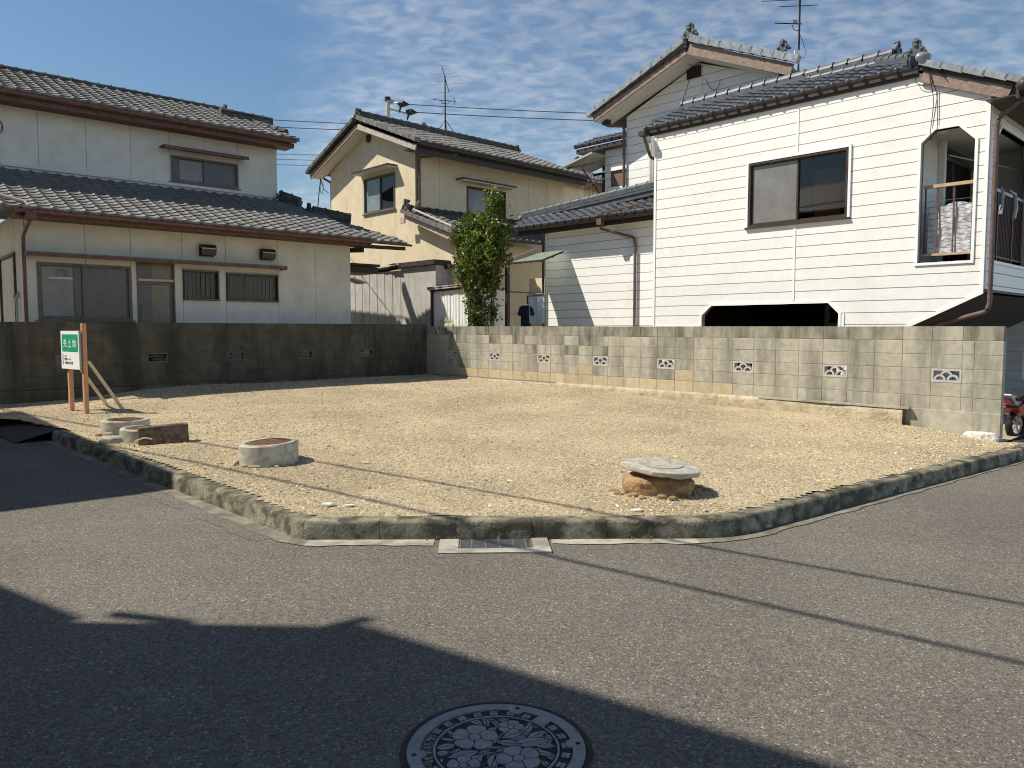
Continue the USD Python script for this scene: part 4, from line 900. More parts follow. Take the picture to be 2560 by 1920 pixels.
obj('opening_trim', MB().prism(MH, opening.buffer(.045, join_style=2).difference(opening), -.1, .022), 'white_trim', wh)
obj('garage_trim', MB().prism(MH, garage.buffer(.05, join_style=2).difference(garage).intersection(sbox(5, .2, 12, 4)), -.1, .02), 'white_trim', wh)
obj('window_trim', MB().prism(MH, ring(win[0] - .045, win[1] + .045, win[2] - .05, win[3] + .045, .044), .001, .03), 'white_trim', wh)
obj('lower_panel_trim', MB().box(MH, 9.78, 9.83, .001, .014, .3, 1.94).box(MH, 5.65, 6.78, .001, .008, 1.70, 1.74), 'white_trim', wh)
wd = window(wh, MH, *win, mat='bronze_frame', leaves=((0, .505, 'frosted_grey'), (.505, 1, 'dim_glass')), fw=.045)
obj('blind', MB().box(MH, 9.16, 9.63, -.115, -.105, 3.70, 4.62), 'orange_blind', wd, label='orange blind behind the right pane')
obj('pale_cloth', MB().box(MH, 8.50, 8.82, -.054, -.0505, 3.735, 3.95), 'yellow_lamp_cloth', wd)
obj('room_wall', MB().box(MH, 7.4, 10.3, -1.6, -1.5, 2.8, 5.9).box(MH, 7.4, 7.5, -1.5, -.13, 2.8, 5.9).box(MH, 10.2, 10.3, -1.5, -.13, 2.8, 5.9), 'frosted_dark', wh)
# balcony room behind the tall opening and the open right side
MS = Fr(MH.pt(12.05, 0, 0)[:2], 46.2)      # right side, u going back
side = Polygon([(.002, 2.30), (6, 2.30), (6, 5.38), (.002, 5.38)])
arch = Polygon([(.38, 2.78), (2.6, 2.78), (2.6, 4.55), (2.35, 4.96), (.62, 4.96), (.38, 4.75)])
walls(wh, MS, list(side.exterior.coords)[:-1], [arch], 'white_siding', 1, sides=False, course=(5.12, .2113, []), gap=.011)
obj('arch_trim', MB().prism(MS, arch.buffer(.05, join_style=2).difference(arch), -.1, .022), 'white_trim', wh)
obj('corner_post_trim', MB().box(MS, .016, .075, .001, .014, 2.3, 5.38), 'white_trim', wh)
obj('balcony_floor', MB().box(MH, 10.9, 11.93, -3.2, -.125, 2.55, 2.74), 'plain_wall', wh)
obj('balcony_ceiling', MB().box(MH, 10.9, 11.93, -3.2, -.125, 5.02, 5.06), 'soffit', wh)
obj('balcony_inner_wall', MB().box(MH, 10.82, 10.92, -1.3, -.125, 2.74, 5.02), 'white_siding', wh)
for k in range(10): obj('inner_board', MB().box(MH, 10.921, 10.926, -1.2, -.13, 2.78 + k * .2113, 2.78 + (k + 1) * .2113 - .011), 'white_siding', wh)
obj('balcony_back_wall', MB().box(MH, 10.92, 11.93, -3.2, -3.1, 2.74, 5.02), 'plain_wall', wh)
obj('inner_post', MB().box(MH, 10.93, 11.03, -1.32, -1.2, 2.74, 5.02), 'white_trim', wh)
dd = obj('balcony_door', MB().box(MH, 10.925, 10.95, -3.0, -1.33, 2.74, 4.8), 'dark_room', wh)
obj('door_frame', MB().box(MH, 10.951, 10.98, -1.9, -1.84, 2.74, 4.8).box(MH, 10.951, 10.98, -3.0, -1.33, 4.74, 4.8), 'grey_frame', dd)
obj('laundry_pole', MB().tube([MH.pt(11.3, -.55, 4.62), MH.pt(11.75, -2.6, 4.62)], .014, 8), 'galvanised', wh)
obj('ceiling_lamp', MB().tube([MH.pt(11.22, -.4, 5.018), MH.pt(11.22, -.4, 4.99)], .11, 20), 'white_plastic', wh, smooth=40)
rl = obj('balcony_rail', MB().box(MH, 11.05, 11.93, -.2, -.14, 4.03, 4.085), 'wood_rail', wh)
obj('lower_rail', MB().box(MH, 11.05, 11.84, -.19, -.15, 2.89, 2.93), 'wood_rail', rl)
for u in (11.08, 11.27, 11.52, 11.80):
    obj('rail_post', MB().box(MH, u - .011, u + .011, -.18, -.158, 2.90, 4.03), 'rail_brown', rl)
for k in range(9): obj('rail_wire', MB().tube([MH.pt(11.06, -.165, 3.02 + k * .098), MH.pt(11.84, -.165, 3.02 + k * .098)], .004, 5), 'rail_brown', rl)
us = np.linspace(11.12, 11.90, 40); zs = np.linspace(2.9, 3.74, 40); v = []
for i, z in enumerate(zs):
    for u in us: v.append(MH.pt(u - .06 * (1 - i / 39) * 0, -.215 + .03 * meshkit.fbm(np.array([[u * 7, z * 7, 1.0]]), 4, 2)[0] + .012 * math.sin(u * 40 + z * 9), z + (.03 * math.sin(u * 11) if i == 39 else 0)))
obj('silver_sheet', MB().add(v, [[i * 40 + j, i * 40 + j + 1, (i + 1) * 40 + j + 1, (i + 1) * 40 + j] for i in range(39) for j in range(39)]), 'silver_sheet', wh, smooth=True, label='crumpled silver sheet hung behind the balcony rail')
rl = obj('balcony_rail', MB().box(MS, .38, 3.4, -.13, -.09, 3.97, 4.02), 'galvanised', wh)
obj('lower_rail', MB().box(MS, .38, 3.4, -.125, -.095, 2.87, 2.90), 'rail_brown', rl)
for k in range(27): obj('rail_bar', MB().box(MS, .42 + k * .09, .432 + k * .09, -.116, -.104, 2.9, 3.97), 'rail_brown', rl)
for u in (.98, 1.9): obj('rail_post', MB().box(MS, u - .02, u + .02, -.125, -.085, 2.78, 3.97), 'rail_brown', rl)
obj('dark_mat', MB().box(MS, .40, 3.2, -.24, -.22, 2.86, 3.86), 'dark_mat', wh)
obj('hanging_ribbon', MB().tube([MS.pt(.86, -.02, 4.03), MS.pt(.80, .02, 3.9), MS.pt(.70, .03, 3.72), MS.pt(.66, .03, 3.55)], [.012, .03, .028, .03], 6), 'ribbon_grey', wh, smooth=True)
obj('hanging_ribbon', MB().tube([MS.pt(1.35, -.02, 4.03), MS.pt(1.52, .02, 3.98), MS.pt(1.55, .03, 3.75), MS.pt(1.46, .03, 3.56)], [.012, .035, .04, .035], 6), 'ribbon_grey', wh, smooth=True)
obj('overhang_underside', MB().add([MH.pt(10.99, -.002, 1.69), MH.pt(12.05, -.002, 2.21), MH.pt(12.05, -6, 2.25), MH.pt(10.99, -6, 1.69)], [[0, 1, 2, 3]]).box(MH, 10.99, 12.04, -6, -.13, 2.26, 2.3), 'dark_brown', wh)
# dark carport below the overhang
obj('carport_wall', MB().box(MH, 9.75, 9.87, -6, -.13, .05, 2.7), 'white_siding', wh)
for k in range(11): obj('carport_board', MB().box(MH, 9.875, 9.885, -5.9, -.14, .1 + k * .2113, .1 + (k + 1) * .2113 - .011), 'white_siding', wh)
obj('carport_back_wall', MB().box(MH, 9.87, 16, -6.1, -6, .05, 2.3), 'plain_wall', wh)
for k in range(10): obj('carport_back_board', MB().box(MH, 9.9, 16, -5.995, -5.985, .1 + k * .2113, .1 + (k + 1) * .2113 - .011), 'white_siding', wh)
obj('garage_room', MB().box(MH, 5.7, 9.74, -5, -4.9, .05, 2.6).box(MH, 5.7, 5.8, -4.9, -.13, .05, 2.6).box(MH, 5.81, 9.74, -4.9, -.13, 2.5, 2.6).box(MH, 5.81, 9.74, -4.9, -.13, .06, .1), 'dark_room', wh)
obj('garage_clutter', MB().box(MH, 9.0, 9.3, -2.5, -1.2, .1, 1.78).box(MH, 8.9, 9.0, -1.3, -1.25, .1, 2.4), 'dark_mat', wh)
obj('body_wall', MB().box(MH, 5.58, 5.7, -2.1, -.125, .05, 5.9), 'white_siding', wh)
obj('body_wall', MB().box(MH, 5.7, 12.04, -6.0, -5.9, 2.6, 6.0), 'white_siding', wh)
# projecting front's roof
roof(wh, MH, .10, 6.03, .5, [(5.36, 0), (10.98, 0), (10.1, 1.25), (5.36, 1.25)], 'slate_tile', 'dark_brown', 70, seed=21, knob='silver_tile', tw=.275, th=.03)
obj('eave_board', MB().box(MH, 5.45, 10.97, .002, .045, 5.88, 5.995).box(MH, 5.45, 10.97, .046, .075, 5.93, 5.995), 'dark_brown', wh)
RS = Fr(MH.pt(12.5, 0, 0)[:2], 46.2)
roof(wh, RS, .05, 5.43, .42, [(-.06, 0), (5.5, 0), (5.5, 2.3), (1.2, 2.3), (-.06, 1.45)], 'slate_tile', 'dark_brown', 20, seed=22, tw=.275, th=.03)
obj('barge_board', MB().bar(MH.pt(10.99, .05, 5.78), MH.pt(12.28, .05, 5.23), .04, .21), 'worn_barge', wh)
obj('barge_board_edge', MB().bar(MH.pt(10.99, .078, 5.97), MH.pt(12.36, .078, 5.40), .012, .05), 'dark_brown', wh)
verge_tiles(wh, MH.pt(10.99, .05, 6.03), MH.pt(12.56, .05, 5.37), 5, .20, .10, 'silver_tile')
ridge(wh, MH.pt(5.5, -1.2, 6.60), MH.pt(10.1, -1.2, 6.60), .3, .18, 'slate_ridge', 16, .1)
ridge(wh, MH.pt(9.9, -.95, 6.48), MH.pt(10.86, -.02, 6.10), .24, .15, 'slate_ridge', 5, .075)
ridge(wh, MH.pt(8.6, -.93, 6.50), MH.pt(9.95, -.88, 6.46), .2, .1, 'slate_ridge', 6, .06)
crest(wh, MH.pt(10.92, .03, 6.30), (MH.n[0], MH.n[1]), .30, .27, 'slate_ridge')
crest(wh, MH.pt(10.15, -1.2, 6.82), (MH.d[0], MH.d[1]), .32, .22, 'slate_ridge', False)
obj('ridge_end_tile', MB().ball(MH.pt(11.05, .10, 6.16), .11, 2, (1.2, .8, .8)), 'silver_tile', wh, smooth=True)
obj('roof_back', MB().add([MH.pt(5.42, -1.2, 6.68), MH.pt(10.1, -1.2, 6.68), MH.pt(10.1, -6, 5.9), MH.pt(5.42, -6, 5.9)], [[0, 1, 2, 3]]), 'slate_tile', wh)
gutter(wh, MS.pt(-.3, .52, 5.36), MS.pt(5, .52, 5.36), 'pipe_brown', .06)
obj('side_fascia', MB().box(MS, -.28, 5, .40, .44, 5.16, 5.36).box(MS, -.28, 5, .002, .398, 5.20, 5.22), 'dark_brown', wh)
pipe(wh, [MS.pt(-.1, .5, 5.30), MS.pt(-.08, .48, 5.22), MS.pt(.0, .12, 4.98), MS.pt(.02, .09, 4.85), MS.pt(.02, .09, 2.05), MS.pt(.0, .05, 1.93), MH.pt(11.2, -.25, 1.70)], .038, 'pipe_brown')
obj('dark_hopper', MB().ball(MS.pt(-.22, .5, 5.35), .12, 2, (1, 1, .9)), 'dark_brown', wh, smooth=True)
# cables down the facade
def cable(pts, r=.006, parent=wh):
    pts = [np.asarray(p, float) for p in pts]; t = np.linspace(0, 1, len(pts)); tt = np.linspace(0, 1, len(pts) * 5)
    from scipy.interpolate import make_interp_spline
    sp = make_interp_spline(t, np.array(pts), k=min(3, len(pts) - 1))
    obj('cable', MB().tube(sp(tt), r, 5), 'cable', parent, smooth=True)
cable([MH.pt(11.12, .09, 5.98), MH.pt(11.20, .08, 5.74), MH.pt(11.26, .03, 5.5), MH.pt(11.28, .02, 5.1), MH.pt(11.27, .02, 4.88)])
cable([MH.pt(11.16, .09, 5.94), MH.pt(11.18, .08, 5.7), MH.pt(11.21, .03, 5.4), MH.pt(11.18, .02, 5.0), MH.pt(11.21, .02, 4.8)])
cable([MH.pt(11.3, .09, 5.9), MH.pt(11.42, .08, 5.7), MH.pt(11.5, .03, 5.57)])
cable([MH.pt(10.92, .05, 5.86), MH.pt(10.98, .06, 5.74), MH.pt(11.1, .06, 5.7), MH.pt(11.2, .06, 5.72)])
# annex
ax = [(1.38, .1), (5.57, .1), (5.57, 4.22), (1.38, 4.22)]
walls(wh, AX, ax, [], 'white_siding', 3.0, sides=False, course=(4.07, .2113, []), gap=.011)
obj('corner_trim', MB().box(AX, 1.37, 1.42, -.1, .012, .1, 4.2).box(AX, 5.0, 5.05, .001, .012, .1, 4.2), 'white_trim', wh)
obj('wall', MB().box(AX, 1.38, 1.5, -3, -.122, .1, 4.22), 'white_siding', wh)
roof(wh, AX, .47, 4.38, .42, [(.55, 0), (5.55, 0), (5.55, 1.30), (-.05, 1.30), (.55, .0)], 'slate_tile', 'dark_brown', 95, seed=23, knob='slate_tile', tw=.275, th=.03)
ridge(wh, AX.pt(-.15, -.62, 4.76), AX.pt(5.5, -.62, 5.10), .22, .20, 'slate_ridge', 18, .06)
crest(wh, AX.pt(-.12, -.60, 4.86), -np.array([AX.d[0], AX.d[1]]), .24, .2, 'silver_tile', False)
obj('eave_fascia', MB().box(AX, .62, 5.55, .24, .28, 4.18, 4.34), 'dark_brown', wh)
obj('soffit', MB().box(AX, .62, 5.55, .002, .238, 4.225, 4.25), 'soffit', wh)
gutter(wh, AX.pt(.6, .42, 4.35), AX.pt(5.5, .42, 4.33), 'dark_brown', .06)
pipe(wh, [AX.pt(1.36, .35, 4.20), AX.pt(1.36, .1, 4.02), AX.pt(1.36, .07, 3.9), AX.pt(1.36, .07, .3)], .038, 'dark_brown')
obj('hopper', MB().box(AX, 3.56, 3.70, .36, .50, 4.19, 4.34), 'pipe_brown', wh)
pipe(wh, [AX.pt(3.63, .43, 4.19), AX.pt(3.63, .42, 4.10), AX.pt(4.38, .08, 3.85), AX.pt(4.40, .06, 3.7), AX.pt(4.40, .06, .3)], .036, 'pipe_brown')
obj('edge_flashing', MB().bar(AX.pt(3.65, .50, 4.42), AX.pt(5.55, -.15, 4.76), .05, .03), 'pipe_brown', wh)
# tall rear gable
walls(wh, UG, [(3.09, 3), (7.27, 3), (7.27, 7.25), (5.25, 8.02), (3.09, 7.18)], [], 'white_siding', 7, course=(6.64, .2135, [5.35]), gap=.011, zt=7.1)
obj('gable_joint_cover', MB().box(UG, 5.33, 5.37, .001, .010, 6.2, 7.3), 'white_trim', wh)
gv = obj('gable_vent', MB().box(UG, 4.92, 5.31, .001, .03, 7.70, 7.96), 'black_metal', wh)
for k in range(9): obj('vent_slat', MB().box(UG, 4.935 + k * .043, 4.955 + k * .043, .031, .05, 7.69, 7.97), 'dark_brown', gv)
UGL = Fr(UG.pt(3.09, 0, 0)[:2], MS.yaw - 180); UGR = Fr(UG.pt(7.27, 0, 0)[:2], MS.yaw)
roof(wh, UGL, .62, 7.20, .345, [(-7.3, 0), (.62, 0), (.62, 2.86), (-7.3, 2.86)], 'slate_tile', 'dark_brown', 0, seed=24, tw=.275, th=.03)
roof(wh, UGR, .62, 7.10, .40, [(-.62, 0), (7.3, 0), (7.3, 2.55), (-.62, 2.55)], 'slate_tile', 'dark_brown', 0, seed=25, tw=.275, th=.03)
obj('barge_board', MB().bar(UG.pt(5.32, .62, 8.06), UG.pt(2.52, .62, 7.05), .04, .20), 'worn_barge', wh)
obj('barge_board', MB().bar(UG.pt(5.32, .62, 8.06), UG.pt(7.86, .62, 6.98), .04, .24), 'worn_barge', wh)
obj('gable_soffit', MB().bar(UG.pt(5.3, .3, 8.05), UG.pt(2.5, .3, 7.05), .6, .02).bar(UG.pt(5.3, .3, 8.05), UG.pt(7.8, .3, 7.0), .6, .02), 'soffit', wh)
verge_tiles(wh, UG.pt(5.28, .64, 8.30), UG.pt(2.36, .64, 7.20), 10, .16, .12, 'silver_tile')
verge_tiles(wh, UG.pt(5.40, .64, 8.30), UG.pt(8.0, .64, 7.20), 10, .16, .15, 'silver_tile')
crest(wh, UG.pt(5.34, .55, 8.52), (UG.n[0], UG.n[1]), .42, .36, 'slate_ridge')
ridge(wh, UG.pt(5.3, .5, 8.3), UG.pt(5.3, -6.8, 8.3), .26, .18, 'slate_ridge')
crest(wh, UG.pt(7.2, -.35, 7.95), (UG.n[0], UG.n[1]), .34, .24, 'slate_ridge')
obj('eave_end', MB().bar(UG.pt(7.72, .6, 7.05), UG.pt(7.72, -3, 7.05), .25, .1), 'dark_brown', wh)
pipe(wh, [UG.pt(2.66, .3, 7.10), UG.pt(2.68, .3, 6.98), UG.pt(3.02, .06, 6.95), UG.pt(3.06, .06, 6.85), UG.pt(3.06, .06, 5.2)], .04, 'pipe_brown')
obj('hopper', MB().box(UG, 2.58, 2.74, .22, .38, 7.0, 7.12), 'dark_brown', wh)
pipe(wh, [MH.pt(5.42, .2, 5.93), MH.pt(5.45, .18, 5.78), MH.pt(5.40, -.1, 5.45), MH.pt(5.53, -.2, 5.40)], .035, 'pipe_brown')
obj('hopper', MB().box(MH, 5.34, 5.5, .12, .28, 5.86, 5.96), 'dark_brown', wh)
obj('trellis', MB().box(UG, 4.02, 4.06, .25, .27, 4.9, 6.3), 'plain_wall', wh)
for k in range(9): obj('trellis_lath', MB().box(UG, 4.06 + k * .07, 4.072 + k * .07, .25, .262, 5.0, 6.4), 'grey_wall', wh)
for k in range(14): obj('trellis_lath', MB().box(UG, 4.06, 4.68, .263, .272, 5.05 + k * .1, 5.06 + k * .1), 'grey_wall', wh)
obj('balcony_grey_panel', MB().box(UG, 4.0, 4.7, .12, .16, 4.9, 6.9), 'grey_wall', wh)
cable([UG.pt(5.2, .6, 8.1), UG.pt(5.12, .3, 8.0), UG.pt(5.15, .06, 7.96)])
cable([UG.pt(5.0, .04, 7.68), UG.pt(4.85, .03, 7.3), UG.pt(4.6, .03, 6.8), UG.pt(4.4, .03, 6.6)])
cable([UG.pt(5.45, .03, 7.6), UG.pt(5.6, .03, 7.35), UG.pt(5.75, .03, 7.3), UG.pt(5.85, .03, 7.5)])
# its rear left wing with a sunroom
LG = UG.off(-1.2)
obj('wing_wall', MB().prism(LG, sbox(1.41, 4, 3.1, 6.75), -.12, 0), 'groove', wh)
for k in range(13):
    z = 4.05 + k * .2113
    obj('wing_board', MB().box(LG, 1.41, 1.62 if 5.7 < z + .1 < 6.16 else 3.1, .001, .014, z, z + .2), 'white_siding', wh)
obj('wing_window', MB().box(LG, 1.63, 2.6, .001, .02, 5.72, 6.15), 'brown_board', wh)
obj('wing_window_head', MB().box(LG, 1.35, 2.6, .021, .07, 6.16, 6.21), 'white_trim', wh)
obj('wing_wall', MB().box(LG, 1.41, 1.53, -3, -.122, 4, 6.75), 'white_siding', wh)
roof(wh, LG, .35, 6.98, .40, [(.5, 0), (3.1, 0), (3.1, 1.0), (.5, 1.0)], 'slate_tile', 'dark_brown', 10, seed=26, knob='slate_tile')
obj('wing_eave', MB().box(LG, .55, 3.1, -.9, .3, 6.78, 6.90), 'dark_brown', wh)
obj('sunroom_roof', MB().bar(LG.pt(.35, .0, 6.40), LG.pt(1.4, .0, 6.62), 1.2, .05), 'grey_wall', wh)
obj('sunroom_frame', MB().box(LG, .84, .90, -.6, -.54, 5.0, 6.55).bar(LG.pt(.45, -.1, 6.4), LG.pt(.85, -.5, 5.6), .03, .03).box(LG, .4, 1.4, -.7, -.64, 6.3, 6.36).box(LG, .4, 1.4, .5, .55, 6.34, 6.38), 'black_metal', wh)
obj('sunroom_rail', MB().tube([LG.pt(.62, .1, 5.84), LG.pt(1.42, .1, 5.98)], .025, 8), 'wood_rail', wh)
for k in range(7): obj('sunroom_bar', MB().box(LG, .68 + k * .105, .69 + k * .105, .09, .1, 5.2, 5.9), 'rail_brown', wh)

# ------------------------------------------------------------------ outbuilding, shed and drying yard behind the corner
FW = BW0.off(-1.0)
ob = thing('outbuilding', 'low grey rendered outbuilding with a flat dark eave below the beige house', 'outbuilding', FW.pt(-2, 0, .3))
obj('wall', MB().prism(FW, sbox(-2.54, .3, -.9, 3.42), -.12, 0), 'grey_wall', ob)
for k in range(14):
    obj('sheet_panel', MB().box(FW, -5.4 + k * .2045, -5.4 + (k + 1) * .2045 - .008, -.1, -.004 + .012 * (k % 2), .3, 3.36), 'grey_wall', ob)
obj('wall', MB().box(FW, -1.02, -.9, -2.2, -.122, .3, 3.42), 'grey_wall', ob)
obj('eave_strip', MB().box(FW, -2.52, -.85, -2.3, .10, 3.43, 3.56), 'dark_brown', ob)
obj('eave_strip', MB().bar(FW.pt(-5.4, -.3, 3.38), FW.pt(-2.56, -.1, 3.46), .5, .05), 'dark_brown', ob)
obj('broken_sheet', MB().bar(FW.pt(-3.0, .05, 3.47), FW.pt(-2.54, .08, 3.5), .25, .012).bar(FW.pt(-2.95, .1, 3.52), FW.pt(-2.6, .12, 3.55), .2, .01), 'silver_sheet', ob)
SHF = BW0.off(-.5)
sh = thing('garden_shed', 'small white corrugated shed with a rusty sheet roof beside the bush', 'shed', SHF.pt(.3, 0, .3))
for k in range(12):
    u = -.36 + k * .1195
    obj('wall_sheet', MB().bbox(SHF, u, u + .114, -.05, .012 if k % 3 else .002, .3, 2.70, .012), 'white_corrugated', sh)
obj('wall', MB().box(SHF, -.36, 1.07, -.2, -.055, .3, 2.7).box(SHF, 1.0, 1.07, -1.3, -.21, .3, 2.7), 'white_corrugated', sh)
obj('corner_post', MB().box(SHF, -.45, -.37, -.06, .03, .3, 2.72), 'dark_brown', sh)
obj('roof', MB().bar(SHF.pt(-.48, -.45, 2.74), SHF.pt(1.12, -.45, 2.78), 1.15, .025), 'rusty_roof', sh)
obj('roof_edge', MB().bar(SHF.pt(-.48, .09, 2.69), SHF.pt(1.12, .09, 2.73), .04, .05), 'rusty_roof', sh)
obj('roof_beam', MB().bar(SHF.pt(-.46, .04, 2.64), SHF.pt(1.1, .04, 2.68), .03, .05), 'dark_brown', sh)
for k in range(7):
    u = .12 + k * .085
    pl = MB().ball(SHF.pt(u, .16, 1.72), .05, 1, (1, 1, 2.2))
    for j in range(9):
        a = R.uniform(0, 6.28); h = R.uniform(.12, .24)
        pl.add([SHF.pt(u + .01, .16, 1.8), SHF.pt(u - .01, .16, 1.8), SHF.pt(u + .07 * math.cos(a), .16 + .05 * math.sin(a), 1.8 + h)], [[0, 1, 2]])
    obj('potted_succulent', pl, 'moss_pots', label=f'{("first", "second", "third", "fourth", "fifth", "sixth", "seventh")[k]} small pale plant from the left, in the row before the white shed', cat='plant', group='small plants in front of the white shed')
CP = BW0.off(-1.5)
cy = thing('drying_canopy', 'laundry canopy of dark posts under a translucent green roof between the houses', 'canopy', CP.pt(1.4, 0, .2))
obj('post', MB().box(CP, 1.38, 1.47, -.05, .04, .2, 3.25), 'dark_brown', cy)
obj('roof_sheet', MB().add([CP.pt(1.0, -.5, 3.42), CP.pt(2.15, -.5, 3.42), CP.pt(2.15, -1.35, 3.72), CP.pt(1.0, -1.35, 3.72)], [[0, 1, 2, 3]]), 'green_sheet', cy)
for u in (1.0, 1.38, 1.76, 2.12): obj('rafter', MB().bar(CP.pt(u, -.5, 3.36), CP.pt(u, -1.35, 3.66), .03, .04), 'bronze_frame', cy)
for o_, z in ((-.52, 3.37), (-.95, 3.50)): obj('purlin', MB().box(CP, 1.0, 2.15, o_ - .02, o_ + .02, z, z + .05), 'bronze_frame', cy)
obj('roof_end_board', MB().bar(CP.pt(.92, -.45, 3.36), CP.pt(1.25, -1.3, 3.72), .05, .12), 'copper_pink', cy)
obj('brace', MB().tube([CP.pt(1.55, 0, 3.0), CP.pt(1.42, .1, 3.4)], .012, 6), 'copper_pink', cy)
obj('pole', MB().tube([CP.pt(1.42, 0, 2.62), CP.pt(2.62, 0, 2.54)], .018, 8).tube([CP.pt(1.42, 0, 2.05), CP.pt(2.6, 0, 2.05)], .006, 6), 'galvanised', cy)
obj('back_wall', MB().box(CP, .2, 3.2, -2.1, -2.0, .2, 3.1), 'beige_stucco', cy)
obj('back_band', MB().box(CP, .2, 3.2, -1.998, -1.9, 2.38, 2.62), 'dark_brown', cy)
TW = BW0.off(-1.2)
us = np.linspace(2.50, 3.02, 24); zs = np.linspace(1.80, 2.45, 12); v = []
for z in zs:
    for u in us: v.append(TW.pt(u, .025 * math.sin(u * 21 + z * 2) + .01 * math.sin(u * 47), z))
obj('towel', MB().add(v, [[i * 24 + j, i * 24 + j + 1, (i + 1) * 24 + j + 1, (i + 1) * 24 + j] for i in range(11) for j in range(23)]), 'towel', smooth=True, label='pale grey towel hanging beside the dark downpipe', cat='towel')
hg = thing('clothes_hanger_frame', 'round laundry hanger frame above the grey towel', 'hanger', TW.pt(2.7, 0, 2.5))
obj('hoop', MB().tube([TW.pt(2.76 + .26 * math.cos(a), .12 * math.sin(a), 2.49 + .03 * math.sin(a)) for a in np.linspace(0, 6.2832, 25)], .008, 6), 'galvanised', hg, smooth=True)
obj('hook_wire', MB().tube([TW.pt(2.5, 0, 2.49), TW.pt(2.76, 0, 2.6), TW.pt(3.02, 0, 2.49)], .004, 5), 'galvanised', hg)
q = [(-.2, .2), (-.12, .24), (.12, .24), (.2, .2), (.28, .02), (.2, -.02), (.15, .08), (.15, -.48), (-.15, -.48), (-.15, .08), (-.2, -.02), (-.28, .02)]
obj('shirt', MB().prism(TW, [(2.42 + x, 2.0 + z) for x, z in q], -.03, .03), 'navy_cloth', label='dark navy shirt hanging left of the grey towel', cat='shirt')

# bush
tr = thing('evergreen_bush', 'tall glossy leaved evergreen bush standing just behind the block wall', 'tree', BW0.pt(1.45, -.6, .3))
tb = BW0.off(-.6)
rng = np.random.default_rng(17)
stems = []
for (du, do, top, lean) in ((0, 0, 3.9, .05), (.16, -.12, 4.0, .25), (-.14, .08, 3.6, -.3), (.05, -.2, 4.4, .12)):
    n = 8; zz = np.linspace(.3, top, n); pts = [tb.pt(1.5 + du + lean * ((z - .3) / 3.5) ** 1.5 + .03 * math.sin(z * 3 + du * 9), do + .03 * math.cos(z * 2.3), z) for z in zz]
    stems.append(np.array(pts)); obj('trunk', MB().tube(pts, np.linspace(.035, .012, n), 7), 'bark', tr, smooth=True)
def crown(zones, count, seed, sz, parent, mat, name):
    rr = np.random.default_rng(seed); V = []; F = []; k = 0; br = MB()
    centres = []
    for (u, o, z, ru, ro, rz, share) in zones:
        for i in range(int(share)):
            d_ = rr.standard_normal(3); d_ /= np.linalg.norm(d_); r = rr.uniform(.35, 1) ** .6
            centres.append((u + d_[0] * ru * r, o + d_[1] * ro * r, z + d_[2] * rz * r))
    centres = np.array(centres)
    for c in centres:
        m = int(count / len(centres)); tip = rr.normal(0, 1, 3) * .3 + np.array([0, 0, .9]); tip /= np.linalg.norm(tip)
        for i in range(m):
            pos = c + rr.normal(0, .075, 3) * np.array([1, 1, 1.1])
            ax = rr.standard_normal(3) + tip * .5 + np.array([(pos[0] - 1.5) * .9, pos[1] * .9, 0]); ax /= np.linalg.norm(ax)
            sd = np.cross(ax, rr.standard_normal(3)); sd /= np.linalg.norm(sd); nr = np.cross(ax, sd)
            ln = sz * rr.uniform(.7, 1.35); w = ln * .23
            P = [pos, pos + ax * ln * .35 + sd * w + nr * w * .35, pos + ax * ln * .72 + sd * w * .8 + nr * w * .25, pos + ax * ln, pos + ax * ln * .72 - sd * w * .8 + nr * w * .25, pos + ax * ln * .35 - sd * w + nr * w * .35, pos + ax * ln * .5]
            V += [(p[0], p[2], p[1]) for p in P]; F += [[k, k + 1, k + 6], [k + 1, k + 2, k + 6], [k + 2, k + 3, k + 6], [k + 3, k + 4, k + 6], [k + 4, k + 5, k + 6], [k + 5, k, k + 6]]; k += 7
    obj(name, MB().add(tb.w(np.array(V)), F), mat, parent, kind='stuff')
Z1 = [(1.30, 0, 3.85, .70, .55, .5, 50), (1.50, 0, 3.35, .74, .55, .45, 46), (1.20, 0, 3.0, .55, .45, .45, 32), (1.75, -.05, 4.15, .45, .4, .38, 22), (1.9, -.05, 4.55, .16, .16, .35, 7), (1.25, .0, 4.2, .4, .35, .25, 14), (1.6, 0, 2.75, .33, .3, .35, 16), (1.95, 0, 3.8, .3, .3, .6, 14)]
crown(Z1, 9500, 5, .10, tr, 'leaf_green', 'crown')
crown([(1.45, .12, 3.7, .66, .45, .8, 34), (1.35, .12, 2.9, .35, .3, .45, 10), (1.9, 0, 4.75, .1, .1, .2, 3)], 2600, 8, .095, tr, 'leaf_new', 'young_leaves')
crown([(1.45, .05, 2.0, .33, .25, .22, 11), (1.75, 0, 2.15, .15, .2, .3, 5), (1.3, .05, 2.35, .2, .2, .3, 6), (1.5, 0, 1.7, .25, .2, .15, 5)], 1300, 9, .09, tr, 'leaf_green', 'lower_leaves')

